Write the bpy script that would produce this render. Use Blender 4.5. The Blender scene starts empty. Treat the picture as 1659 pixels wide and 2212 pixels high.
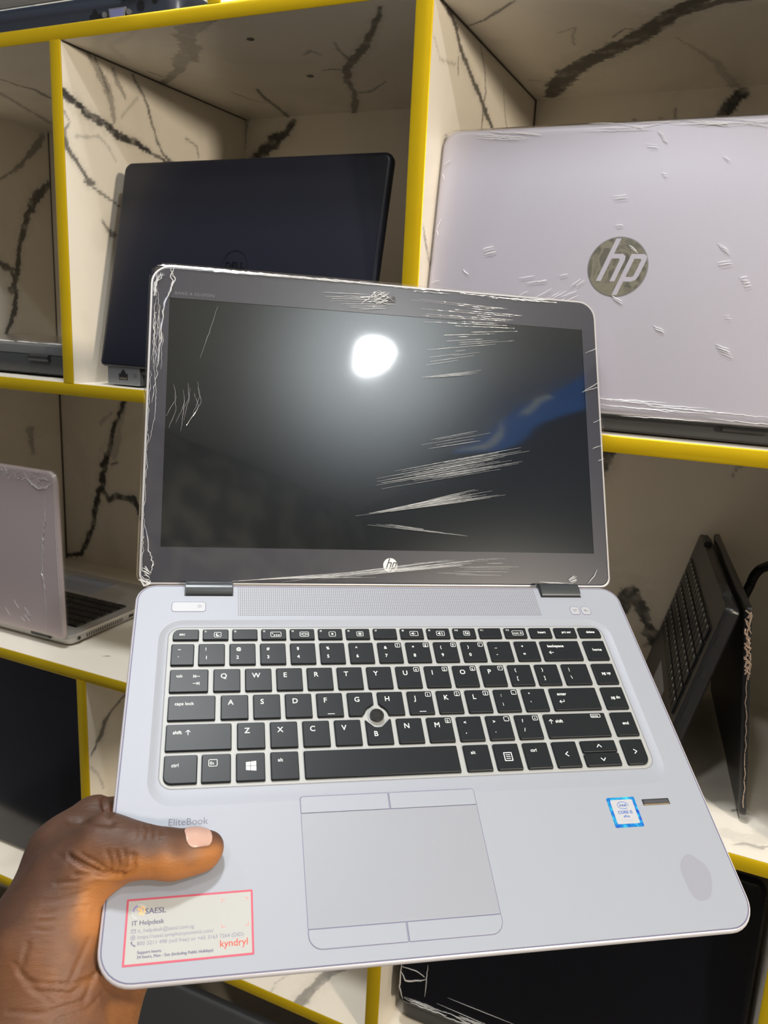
import bpy, math, random
import numpy as np
from mathutils import Vector, Matrix

# ------------------------------------------------------------------ camera calibration (millimetres, camera at origin)
F_PX = 1745.07
CXP, CYP = 829.5, 1106.0
R = np.array([[0.907935, 0.416453, 0.047128], [0.136342, -0.187158, -0.972822], [-0.396314, 0.889685, -0.226707]])   # world -> camera
EYE = np.array([0.0, 0.0, 1500.0])                      # eye height above the shop floor
RB = np.array([[0.977573, -0.131215, 0.164724], [0.025954, -0.701149, -0.712542], [0.208992, 0.700837, -0.682019]])  # laptop frame -> camera
TB = np.array([-160.442597, 46.741855, 524.577186])

def ray(u, v): return R.T @ np.array([(u - CXP) / F_PX, (v - CYP) / F_PX, 1.0])
def W2(u, v, X=None, Y=None, Z=None):
    d = ray(u, v)
    s = X / d[0] if X is not None else (Y / d[1] if Y is not None else Z / d[2])
    return s * d
def PB(u, v, h):
    """point of the laptop frame h mm above its deck plane seen at (u,v)"""
    d = np.array([(u - CXP) / F_PX, (v - CYP) / F_PX, 1.0]); n = RB[:, 2]
    s = (n @ TB + h) / (n @ d)
    return RB.T @ (s * d - TB)

scene = bpy.context.scene
COL = scene.collection
cam = bpy.data.cameras.new('camera'); camo = bpy.data.objects.new('camera', cam); COL.objects.link(camo)
cam.sensor_fit = 'HORIZONTAL'; cam.sensor_width = 36.0; cam.lens = F_PX / 1659 * 36.0
cam.clip_start = 0.02
M = Matrix.Identity(4)
for c, a in enumerate((np.array([1, 0, 0]), np.array([0, -1, 0]), np.array([0, 0, -1]))):
    w = R.T @ a
    for r_ in range(3): M[r_][c] = w[r_]
for r_ in range(3): M[r_][3] = EYE[r_] * .001
camo.matrix_world = M
cam.dof.use_dof = True; cam.dof.focus_distance = 0.53; cam.dof.aperture_fstop = 30
scene.camera = camo

w = bpy.data.worlds.new('world'); scene.world = w; w.use_nodes = True
w.node_tree.nodes['Background'].inputs[0].default_value = (0.92, 0.92, 1.0, 1)
w.node_tree.nodes['Background'].inputs[1].default_value = 0.12
vs = scene.view_settings
vs.view_transform = 'Standard'; vs.look = 'None'; vs.gamma = 1.0; vs.use_curve_mapping = False
vs.exposure = 0.0
LAMP_POWER = 12.9
LAMPS = [(-330, 330, 1580, 1.6, 90), (1129, -529, 1590, 1.7, 62), (-1500, 150, 1590, 0.3, 70), (-300, -750, 1590, .55, 70)]

# ------------------------------------------------------------------ helpers
def tag(o, label=None, cat=None, group=None, kind=None):
    if label: o['label'] = label
    if cat: o['category'] = cat
    if group: o['group'] = group
    if kind: o['kind'] = kind
    return o

def empty(name, loc=(0, 0, 0), rot=None, label=None, cat=None, group=None):
    """loc in camera-origin millimetres"""
    o = bpy.data.objects.new(name, None); COL.objects.link(o); o.empty_display_size = .03
    Mx = Matrix.Identity(4)
    if rot is not None:
        for r in range(3):
            for c in range(3): Mx[r][c] = rot[r][c]
    for r in range(3): Mx[r][3] = (loc[r] + EYE[r]) * .001
    o.matrix_world = Mx
    return tag(o, label, cat, group)

def rotz(a):
    c, s = math.cos(a), math.sin(a); return [[c, -s, 0], [s, c, 0], [0, 0, 1]]

class MB:
    def __init__(s): s.v = []; s.f = []; s.m = []
    def add(s, vs_, fs, m=0):
        o = len(s.v); s.v += [tuple(p) for p in vs_]
        for f in fs: s.f.append(tuple(i + o for i in f)); s.m.append(m)
    def box(s, a, b, m=0):
        x0, y0, z0 = a; x1, y1, z1 = b
        s.add([(x0, y0, z0), (x1, y0, z0), (x1, y1, z0), (x0, y1, z0), (x0, y0, z1), (x1, y0, z1), (x1, y1, z1), (x0, y1, z1)],
              [(0, 3, 2, 1), (4, 5, 6, 7), (0, 1, 5, 4), (1, 2, 6, 5), (2, 3, 7, 6), (3, 0, 4, 7)], m)
    def loft(s, rings, cap0=True, cap1=True, m=0, closed=True):
        n = len(rings[0]); o = len(s.v)
        for r in rings: s.v += [tuple(p) for p in r]
        for k in range(len(rings) - 1):
            for i in range(n if closed else n - 1):
                j = (i + 1) % n
                s.f.append((o + k * n + i, o + k * n + j, o + (k + 1) * n + j, o + (k + 1) * n + i)); s.m.append(m)
        if cap0: s.f.append(tuple(o + i for i in reversed(range(n)))); s.m.append(m)
        if cap1: s.f.append(tuple(o + (len(rings) - 1) * n + i for i in range(n))); s.m.append(m)
    def tube(s, pts, r, n=8, m=0, flat=1.0, up=(0, 0, 1)):
        pts = [Vector(p) for p in pts]; rings = []
        rr = r if hasattr(r, '__len__') else [r] * len(pts)
        for i, p in enumerate(pts):
            t = (pts[min(i + 1, len(pts) - 1)] - pts[max(i - 1, 0)]).normalized()
            u_ = Vector(up)
            if abs(t.dot(u_)) > .95: u_ = Vector((1, 0, 0))
            a = t.cross(u_).normalized(); b = a.cross(t).normalized()
            rings.append([p + (a * math.cos(2 * math.pi * k / n) + b * math.sin(2 * math.pi * k / n) * flat) * rr[i] for k in range(n)])
        s.loft(rings, m=m)
    def cyl(s, c, r, z0, z1, n=32, m=0, axis=2, r1=None):
        r1 = r if r1 is None else r1
        def ring(z, q):
            o = []
            for k in range(n):
                a = 2 * math.pi * k / n; p = [q * math.cos(a), q * math.sin(a)]
                if axis == 2: o.append((c[0] + p[0], c[1] + p[1], z))
                elif axis == 0: o.append((z, c[0] + p[0], c[1] + p[1]))
                else: o.append((c[0] - p[0], z, c[1] + p[1]))
            return o
        s.loft([ring(z0, r), ring(z1, r1)], m=m)
    def build(s, name, mats, parent=None, smooth=False, mat=None, bevel=0):
        me = bpy.data.meshes.new(name)
        me.from_pydata([(p[0] * .001, p[1] * .001, p[2] * .001) for p in s.v], [], s.f)
        if not isinstance(mats, (list, tuple)): mats = [mats]
        for q in mats: me.materials.append(q)
        if len(mats) > 1: me.polygons.foreach_set('material_index', s.m)
        me.update()
        o = bpy.data.objects.new(name, me); COL.objects.link(o)
        if parent is not None: o.parent = parent
        if mat is not None: o.matrix_local = mat
        if smooth:
            me.polygons.foreach_set('use_smooth', [True] * len(me.polygons))
            me.set_sharp_from_angle(angle=math.radians(38))
        if bevel:
            b = o.modifiers.new('bevel', 'BEVEL'); b.width = bevel * .001; b.segments = 2; b.limit_method = 'ANGLE'; b.angle_limit = math.radians(40)
        return o

def rrect(x0, y0, x1, y1, r, z=0.0, n=8):
    """counter clockwise rounded rectangle; r = one radius or (x1y1, x0y1, x0y0, x1y0)"""
    rs = r if hasattr(r, '__len__') else (r,) * 4
    out = []
    for (cx, cy, a0, q) in ((x1, y1, 0, rs[0]), (x0, y1, 90, rs[1]), (x0, y0, 180, rs[2]), (x1, y0, 270, rs[3])):
        sx = -1 if cx == x1 else 1; sy = -1 if cy == y1 else 1
        for k in range(n + 1):
            a = math.radians(a0 + 90 * k / n)
            out.append((cx + sx * q + q * math.cos(a), cy + sy * q + q * math.sin(a), z))
    return out

def inset(x0, y0, x1, y1, r, d, z, n=8):
    rs = r if hasattr(r, '__len__') else (r,) * 4
    return rrect(x0 + d, y0 + d, x1 - d, y1 - d, tuple(max(q - d, .15) for q in rs), z, n)

# ------------------------------------------------------------------ materials
MATS = {}
def mat(name, col=(.8, .8, .8), rough=.5, metal=0.0, spec=.5, emit=None, estr=0, coat=0, bump=None, noise=None, sss=0, alpha=1):
    if name in MATS: return MATS[name]
    m = bpy.data.materials.new(name); m.use_nodes = True; nt = m.node_tree; b = nt.nodes['Principled BSDF']
    b.inputs['Base Color'].default_value = (*col, 1); b.inputs['Roughness'].default_value = rough
    b.inputs['Metallic'].default_value = metal; b.inputs['Specular IOR Level'].default_value = spec
    if coat: b.inputs['Coat Weight'].default_value = coat; b.inputs['Coat Roughness'].default_value = .06
    if emit: m.cycles.emission_sampling = 'NONE'; b.inputs['Emission Color'].default_value = (*emit, 1); b.inputs['Emission Strength'].default_value = estr
    tc = nt.nodes.new('ShaderNodeTexCoord')
    if noise:   # (scale, colour2, low, high)
        n = nt.nodes.new('ShaderNodeTexNoise'); n.inputs['Scale'].default_value = noise[0]; n.inputs['Detail'].default_value = 5
        nt.links.new(tc.outputs['Object'], n.inputs['Vector'])
        mr = nt.nodes.new('ShaderNodeMapRange'); mr.inputs[1].default_value = noise[2]; mr.inputs[2].default_value = noise[3]
        nt.links.new(n.outputs['Fac'], mr.inputs[0])
        mx = nt.nodes.new('ShaderNodeMix'); mx.data_type = 'RGBA'; mx.inputs[6].default_value = (*col, 1); mx.inputs[7].default_value = (*noise[1], 1)
        nt.links.new(mr.outputs[0], mx.inputs[0]); nt.links.new(mx.outputs[2], b.inputs['Base Color'])
    if bump:    # (scale, strength, distance[, stretch])
        n = nt.nodes.new('ShaderNodeTexNoise'); n.inputs['Scale'].default_value = bump[0]; n.inputs['Detail'].default_value = 3
        if len(bump) > 3:
            mp = nt.nodes.new('ShaderNodeMapping'); mp.inputs['Scale'].default_value = bump[3]
            nt.links.new(tc.outputs['Object'], mp.inputs['Vector']); nt.links.new(mp.outputs[0], n.inputs['Vector'])
        else: nt.links.new(tc.outputs['Object'], n.inputs['Vector'])
        bp = nt.nodes.new('ShaderNodeBump'); bp.inputs['Strength'].default_value = bump[1]; bp.inputs['Distance'].default_value = bump[2]
        nt.links.new(n.outputs['Fac'], bp.inputs['Height']); nt.links.new(bp.outputs[0], b.inputs['Normal'])
    MATS[name] = m
    return m

def film(name, rough=.05, fac=.10, white=.0, bump=(25, .25, .0008, (1, 1, 1)), spec_scale=1.0):
    """thin clear plastic: mostly see-through with a glossy skin and a little white scatter"""
    if name in MATS: return MATS[name]
    m = bpy.data.materials.new(name); m.use_nodes = True; nt = m.node_tree
    for n in list(nt.nodes): nt.nodes.remove(n)
    out = nt.nodes.new('ShaderNodeOutputMaterial'); tr = nt.nodes.new('ShaderNodeBsdfTransparent')
    gl = nt.nodes.new('ShaderNodeBsdfGlossy'); gl.inputs['Roughness'].default_value = rough; gl.inputs['Color'].default_value = (1, 1, 1, 1)
    df = nt.nodes.new('ShaderNodeBsdfDiffuse'); df.inputs['Color'].default_value = (.9, .9, .92, 1)
    tc = nt.nodes.new('ShaderNodeTexCoord'); mp = nt.nodes.new('ShaderNodeMapping'); mp.inputs['Scale'].default_value = bump[3]
    n = nt.nodes.new('ShaderNodeTexNoise'); n.inputs['Scale'].default_value = bump[0]; n.inputs['Detail'].default_value = 0
    bp = nt.nodes.new('ShaderNodeBump'); bp.inputs['Strength'].default_value = bump[1]; bp.inputs['Distance'].default_value = bump[2]
    nt.links.new(tc.outputs['Object'], mp.inputs['Vector']); nt.links.new(mp.outputs[0], n.inputs['Vector'])
    nt.links.new(n.outputs['Fac'], bp.inputs['Height']); nt.links.new(bp.outputs[0], gl.inputs['Normal'])
    lw = nt.nodes.new('ShaderNodeLayerWeight'); lw.inputs['Blend'].default_value = .5
    pw_ = nt.nodes.new('ShaderNodeMath'); pw_.operation = 'POWER'; pw_.inputs[1].default_value = 5.0; nt.links.new(lw.outputs['Facing'], pw_.inputs[0])
    ad = nt.nodes.new('ShaderNodeMath'); ad.operation = 'MULTIPLY_ADD'; ad.inputs[1].default_value = .96; ad.inputs[2].default_value = fac + .04; ad.use_clamp = True
    nt.links.new(pw_.outputs[0], ad.inputs[0])
    m1 = nt.nodes.new('ShaderNodeMixShader'); m1.inputs[0].default_value = white
    nt.links.new(tr.outputs[0], m1.inputs[1]); nt.links.new(df.outputs[0], m1.inputs[2])
    m2 = nt.nodes.new('ShaderNodeMixShader')
    nt.links.new(ad.outputs[0], m2.inputs[0]); nt.links.new(m1.outputs[0], m2.inputs[1]); nt.links.new(gl.outputs[0], m2.inputs[2])
    nt.links.new(m2.outputs[0], out.inputs[0])
    MATS[name] = m
    return m

def marble_mat():
    m = bpy.data.materials.new('marble_laminate'); m.use_nodes = True; nt = m.node_tree; b = nt.nodes['Principled BSDF']
    b.inputs['Roughness'].default_value = .3; b.inputs['Specular IOR Level'].default_value = .45
    at = nt.nodes.new('ShaderNodeAttribute'); at.attribute_name = 'vein'
    tc = nt.nodes.new('ShaderNodeTexCoord')
    # cloudy ground
    n = nt.nodes.new('ShaderNodeTexNoise'); n.inputs['Scale'].default_value = 5; n.inputs['Detail'].default_value = 6; n.inputs['Distortion'].default_value = 1.2
    nt.links.new(tc.outputs['Object'], n.inputs['Vector'])
    mr = nt.nodes.new('ShaderNodeMapRange'); mr.inputs[1].default_value = .52; mr.inputs[2].default_value = .78; nt.links.new(n.outputs['Fac'], mr.inputs[0])
    c1 = nt.nodes.new('ShaderNodeMix'); c1.data_type = 'RGBA'; c1.inputs[6].default_value = (.88, .81, .70, 1); c1.inputs[7].default_value = (.71, .64, .55, 1)
    nt.links.new(mr.outputs[0], c1.inputs[0])
    c2 = nt.nodes.new('ShaderNodeMix'); c2.data_type = 'RGBA'; c2.inputs[7].default_value = (.022, .021, .024, 1)
    nt.links.new(c1.outputs[2], c2.inputs[6]); nt.links.new(at.outputs['Fac'], c2.inputs[0])
    nt.links.new(c2.outputs[2], b.inputs['Base Color'])
    return m
MARBLE = marble_mat()
GOLD = mat('gold_tape', (.92, .63, .012), .24, .58, .6, bump=(14, .35, .002))
SILVER = mat('silver_painted_metal', (.312, .328, .378), .5, .10, .5, bump=(2500, .06, .0001))
SILVER_RIM = mat('silver_rim_lit', (.60, .58, .62), .34, .2)  # same silver, colour lightened for the light the edge reflects
GROOVE = mat('violet_grey_seam', (.15, .14, .23), .5)
DECK_IN = mat('keyboard_panel_silver', (.37, .375, .37), .5, .12)
KEY = mat('key_black', (.010, .012, .015), .36, 0, .22)
KEYSIDE = mat('key_black_side', (.006, .007, .009), .45)
LEG = mat('legend_white', (.86, .88, .88), .6)
LEGD = mat('printed_grey', (.16, .165, .20), .6)
INK = mat('sticker_ink', (.20, .20, .28), .6)
BEZEL = mat('bezel_charcoal', (.028, .028, .040), .30, 0, .4)
def lcd_mat():
    m = bpy.data.materials.new('lcd_black'); m.use_nodes = True; nt = m.node_tree; nt.nodes.remove(nt.nodes['Principled BSDF']); out = nt.nodes['Material Output']
    d = nt.nodes.new('ShaderNodeBsdfDiffuse'); d.inputs['Color'].default_value = (.005, .006, .008, 1)
    g = nt.nodes.new('ShaderNodeBsdfGlossy'); g.distribution = 'BECKMANN'; g.inputs['Roughness'].default_value = .265; g.inputs['Color'].default_value = (.90, .97, 1, 1)
    x = nt.nodes.new('ShaderNodeMixShader'); x.inputs[0].default_value = .028
    nt.links.new(d.outputs[0], x.inputs[1]); nt.links.new(g.outputs[0], x.inputs[2]); nt.links.new(x.outputs[0], out.inputs[0]); return m
SCREEN = lcd_mat()
BLACKM = mat('matte_black', (.012, .012, .014), .45)
CHROME = mat('chrome', (.60, .59, .56), .07, 1.0, bump=(16, .6, .006))

def text_mesh(s, size, extrude=0.0, align='LEFT', spacing=1.0):
    cu = bpy.data.curves.new('t', 'FONT'); cu.body = s; cu.size = size; cu.align_x = align; cu.resolution_u = 3; cu.space_character = spacing
    o = bpy.data.objects.new('t', cu); COL.objects.link(o)
    dg = bpy.context.evaluated_depsgraph_get(); dg.update()
    me = bpy.data.meshes.new_from_object(o.evaluated_get(dg))
    vs_ = [tuple(v.co) for v in me.vertices]; fs = [tuple(p.vertices) for p in me.polygons]
    bpy.data.objects.remove(o); bpy.data.curves.remove(cu); bpy.data.meshes.remove(me)
    return vs_, fs
TXT = {}
def put_text(mb, s, x, y, size, z, m=0, align='LEFT', rot=0, spacing=1.0, sx=1.0, bold=0.0):
    k = (s, align, spacing)
    if k not in TXT: TXT[k] = text_mesh(s, 1.0, align=align, spacing=spacing)
    vs_, fs = TXT[k]; c, q = math.cos(rot), math.sin(rot)
    for (bx, by) in (((0, 0),) if not bold else ((0, 0), (bold, 0), (0, bold), (bold, bold))):
        mb.add([(x + ((p[0] * sx * size + bx) * c - (p[1] * size + by) * q), y + ((p[0] * sx * size + bx) * q + (p[1] * size + by) * c), z + bx * .02) for p in vs_], fs, m)

def frame(mb, x0, y0, x1, y1, t, z, m=0, r=.5):
    a = rrect(x0, y0, x1, y1, r, z, 3); b = rrect(x0 + t, y0 + t, x1 - t, y1 - t, max(r - t, .1), z, 3)
    mb.loft([a, b], False, False, m)

def line(mb, pts, wd, z, m=0):
    for (a, b) in zip(pts[:-1], pts[1:]):
        d = Vector((b[0] - a[0], b[1] - a[1])); d.normalize(); n = Vector((-d.y, d.x)) * wd / 2; e = d * wd * .3
        mb.add([(a[0] - e.x - n.x, a[1] - e.y - n.y, z), (b[0] + e.x - n.x, b[1] + e.y - n.y, z), (b[0] + e.x + n.x, b[1] + e.y + n.y, z), (a[0] - e.x + n.x, a[1] - e.y + n.y, z)], [(0, 1, 2, 3)], m)

def disc(mb, cx, cy, r, z, m=0, n=40, r0=0, a0=0, a1=360):
    aa = [math.radians(a0 + (a1 - a0) * k / n) for k in range(n + 1)]
    if r0:
        mb.loft([[(cx + r * math.cos(a), cy + r * math.sin(a), z) for a in aa], [(cx + r0 * math.cos(a), cy + r0 * math.sin(a), z) for a in aa]], False, False, m, closed=False)
        # loft order gives downward faces; flip
        k = len(aa) - 1
        for i in range(len(mb.f) - k, len(mb.f)): mb.f[i] = tuple(reversed(mb.f[i]))
    else: mb.add([(cx + r * math.cos(a), cy + r * math.sin(a), z) for a in aa[:-1]], [tuple(range(n))], m)

def hp_letters(mb, cx, cy, R_, z, m=0):
    """slanted two-letter mark whose stems run out to the rim of the disc"""
    sl = .36
    def q(x, y): return (cx + (x + sl * y) * R_, cy + y * R_, z)
    def poly(pts): mb.add([q(*p) for p in pts], [tuple(range(len(pts)))], m)
    def top(x):   # y where slanted line meets circle
        y = 1.0
        for _ in range(30):
            y = math.sqrt(max(0, .97 ** 2 - (x + sl * y) ** 2))
        return y
    def bot(x):
        y = -1.0
        for _ in range(30):
            y = -math.sqrt(max(0, .97 ** 2 - (x + sl * y) ** 2))
        return y
    # h
    poly([(-.50, -.50), (-.33, -.50), (-.33, top(-.33)), (-.50, top(-.50))])
    poly([(-.33, .28), (-.08, .28), (-.03, .24), (.14, .24), (.10, .37), (-.02, .44), (-.33, .44)])
    poly([(-.03, -.50), (.14, -.50), (.14, .24), (-.03, .24)])
    # p
    poly([(.27, bot(.27)), (.44, bot(.44)), (.44, .44), (.27, .44)])
    poly([(.44, .28), (.64, .28), (.69, .24), (.86, .24), (.82, .37), (.70, .44), (.44, .44)])
    poly([(.69, -.30), (.86, -.30), (.86, .24), (.69, .24)])
    poly([(.44, -.50), (.70, -.50), (.82, -.44), (.86, -.30), (.69, -.30), (.64, -.34), (.44, -.34)])

# ------------------------------------------------------------------ marble slabs with veins
def vnoise(P, s, seed=0):
    P = P / s + seed * 17.3; I = np.floor(P).astype(np.int64); Fr = P - I; Fr = Fr * Fr * (3 - 2 * Fr)
    def h(a, b, c):
        x = (a * 374761393 + b * 668265263 + c * 2147483647 + seed * 1013) & 0x7fffffff
        x = ((x ^ (x >> 13)) * 1274126177) & 0x7fffffff
        return ((x ^ (x >> 16)) & 0xffff) / 65535.0
    r = 0
    for dx in (0, 1):
        for dy in (0, 1):
            for dz in (0, 1):
                wgt = (Fr[:, 0] if dx else 1 - Fr[:, 0]) * (Fr[:, 1] if dy else 1 - Fr[:, 1]) * (Fr[:, 2] if dz else 1 - Fr[:, 2])
                r = r + wgt * h(I[:, 0] + dx, I[:, 1] + dy, I[:, 2] + dz)
    return r
VEINS = []   # (axis, plane, pts3, halfwidth list, strength)
def vein(ax, pl, px, wd, st):
    pts = [W2(u, v, **{ax: pl}) for u, v in px]
    wl = wd if hasattr(wd, '__len__') else [wd] * len(pts)
    VEINS.append(('XYZ'.index(ax), pl, np.array(pts), wl, st))
# (pixels trace where each vein runs; they are stored as points on the panel)
CZ = 272; LX = -707; RX = -289; BY = 1040; SX = -1083; M2 = -437; M3 = -790
vein('Z', CZ, [(440, 42), (405, 70), (410, 100), (425, 132)], [12, 14, 9, 5], .62)
vein('Z', CZ, [(412, 100), (395, 130), (385, 150), (362, 172), (335, 192)], [14, 10, 8, 5, 3], .55)
vein('Z', CZ, [(350, 165), (320, 155)], 2.5, .4)
vein('Z', CZ, [(820, 14), (805, 60), (790, 100), (765, 130), (748, 150)], [2, 4, 5, 6, 7], .85)
vein('Z', CZ, [(748, 150), (752, 175), (762, 195), (768, 225), (764, 252)], [7, 5, 4, 5, 4], .8)
vein('Z', CZ, [(757, 128), (738, 112), (722, 90)], [3, 2, 1], .6); vein('Z', CZ, [(745, 152), (712, 150), (698, 152)], [3, 2, 1], .65)
vein('Z', CZ, [(655, 118), (668, 110), (690, 118)], 2, .5); vein('Z', CZ, [(762, 200), (800, 198), (832, 176)], [3, 2, 1], .65)
vein('Z', CZ, [(555, 193), (575, 215), (600, 235), (636, 260)], [2, 3, 3, 3], .8); vein('Z', CZ, [(500, 200), (540, 214), (575, 222)], 1.5, .5)
vein('Z', CZ, [(300, 60), (240, 100), (270, 130)], 5, .12)
vein('Y', BY, [(636, 260), (618, 290), (590, 312), (560, 330), (540, 350)], [4, 8, 10, 9, 7], .92)
vein('Y', BY, [(535, 230), (530, 280), (520, 340)], 6, .5)
vein('X', LX, [(131, 200), (160, 222), (200, 254), (250, 284), (300, 313), (330, 332), (375, 356)], [4.5, 5.5, 5.5, 5, 3.5, 2.5, 2], .95)
vein('X', LX, [(188, 112), (210, 145), (228, 182), (240, 215), (246, 262)], [2, 5, 8, 6, 3], .5)
vein('X', LX, [(205, 125), (222, 160), (234, 200)], 2, .75); vein('X', LX, [(243, 148), (258, 182), (270, 208)], [2, 4, 2], .5)
vein('X', LX, [(288, 163), (312, 208), (325, 250), (338, 300), (352, 332), (382, 356)], [1.5, 2, 2.2, 2.2, 2, 2], .75)
vein('X', LX, [(134, 235), (150, 262), (140, 290), (150, 320)], [2, 1, 4, 3], .6)
vein('X', LX, [(140, 296), (150, 322), (172, 362), (190, 392), (206, 400)], [3, 4, 4, 3.5, 2], .8)
vein('X', LX, [(182, 395), (210, 412), (232, 425), (258, 444)], [1.5, 1.5, 1.2, .8], .7)
vein('X', LX, [(165, 290), (215, 295), (235, 320), (250, 350)], 1.5, .3); vein('X', LX, [(222, 478), (240, 505), (266, 516)], [2, 3, 2], .7)
vein('X', LX, [(300, 212), (262, 250)], 2, .25); vein('X', LX, [(400, 300), (425, 315), (428, 335)], 1.5, .5)
vein('X', LX, [(272, 1498), (248, 1530), (226, 1560), (215, 1592), (198, 1630)], [1.5, 2, 4, 4, 1.5], .75)
vein('X', LX, [(195, 1655), (215, 1675), (222, 1700)], 1.5, .35)
vein('X', RX, [(968, 18), (985, 60), (993, 105), (1012, 150), (1032, 195), (1045, 232), (1062, 275), (1074, 322)], [2, 3, 4, 4, 3.5, 3.5, 3, 2.5], .85)
vein('X', RX, [(1038, 98), (1045, 145), (1050, 205), (1044, 240), (1040, 290)], [1, 1.5, 1.8, 2, 1], .65)
vein('X', RX, [(1088, 200), (1094, 262), (1100, 318)], [1, 2, 1], .45); vein('X', RX, [(936, 78), (950, 132), (985, 140)], 1, .35)
vein('X', RX, [(990, 125), (990, 160)], 1, .6); vein('X', RX, [(912, 488), (918, 520), (926, 560), (932, 600)], [1, 1.5, 1.2, 1], .7)
vein('Z', CZ, [(1188, 208), (1210, 180), (1240, 148), (1290, 122), (1345, 98), (1400, 68), (1450, 32), (1520, -5)], [9, 17, 14, 14, 14, 13, 12, 10], .97)
vein('Z', CZ, [(1450, 32), (1560, 2), (1620, -2)], [10, 7, 4], .85)
vein('Z', CZ, [(1009, 56), (1050, 40), (1080, 22), (1115, 0)], [1, 2, 2, 1.2], .8); vein('Z', CZ, [(1205, 72), (1235, 60), (1243, 98)], 1.2, .4)
vein('Z', CZ, [(1325, 82), (1350, 62), (1395, 66)], 1.5, .7); vein('Z', CZ, [(1145, 172), (1185, 178)], 4, .25)
vein('Z', CZ, [(1460, 80), (1500, 105), (1545, 130), (1575, 170), (1597, 206)], [1, 2, 5, 6, 7], .35)
vein('Y', BY, [(1600, 206), (1578, 232), (1550, 262), (1500, 292)], [9, 8, 8, 8], .95)
vein('Y', BY, [(1368, 268), (1345, 290)], 4, .6); vein('Y', BY, [(1430, 262), (1410, 288)], 3, .5); vein('Y', BY, [(1460, 240), (1460, 262)], 1.5, .5)
vein('X', SX, [(108, 398), (80, 425), (62, 460), (50, 500), (42, 545), (36, 590), (22, 625)], [6, 8, 8, 6, 5, 5, 7], .85)
vein('X', SX, [(28, 590), (32, 640), (24, 690), (8, 738)], [5, 5, 4, 3], .85); vein('X', SX, [(0, 388), (45, 352), (75, 318), (92, 296)], [2, 4, 6, 5], .6)
vein('X', SX, [(0, 570), (25, 580)], 6, .8); vein('X', SX, [(62, 930), (72, 975)], [8, 5], .45)
vein('Z', CZ, [(0, 172), (40, 185), (75, 194), (108, 212)], [1.5, 2, 3, 4], .65); vein('Z', CZ, [(0, 200), (50, 232), (85, 250), (108, 266)], [4, 3, 4, 5], .45)
vein('Y', BY, [(268, 862), (252, 910), (236, 960), (226, 1000), (222, 1050), (206, 1090), (199, 1140), (186, 1178), (176, 1196), (140, 1200)], [5, 5, 6, 8, 7, 6, 5, 7, 6, 4], .96)
vein('Y', BY, [(222, 1060), (236, 1084), (252, 1070), (290, 1078), (303, 1122)], [6, 4, 6, 7, 4], .93)
vein('Y', BY, [(262, 880), (255, 940), (245, 985)], 9, .3); vein('Y', BY, [(240, 1003), (254, 1000)], 2, .8); vein('Y', BY, [(240, 890), (215, 915)], 3, .3)
vein('Y', BY, [(1290, 1010), (1305, 985), (1330, 975)], [12, 10, 2], .9); vein('Y', BY, [(1605, 1005), (1590, 1015), (1584, 1030)], [2, 1.5, 1], .5)
vein('Y', BY, [(1340, 1312), (1362, 1290), (1388, 1318), (1396, 1350), (1412, 1385), (1440, 1370)], [12, 14, 9, 7, 13, 10], .95)
vein('Z', M2, [(1583, 1752), (1600, 1750), (1625, 1762)], [1.5, 1.5, 1], .7); vein('Z', M2, [(1585, 1822), (1610, 1820), (1640, 1828), (1670, 1822)], [1, 2, 2, 2], .45)
vein('Z', M2, [(1575, 1800), (1620, 1815), (1665, 1800)], 10, .14); vein('Z', M2, [(226, 1418), (236, 1417)], 1.4, .8)
vein('Z', M3, [(735, 2090), (700, 2112), (678, 2135), (645, 2168)], [8, 8, 7, 8], .62); vein('Z', M3, [(625, 2105), (595, 2122), (580, 2145)], 1, .3)
vein('Z', M3, [(670, 2150), (650, 2180)], 1, .5)

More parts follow.
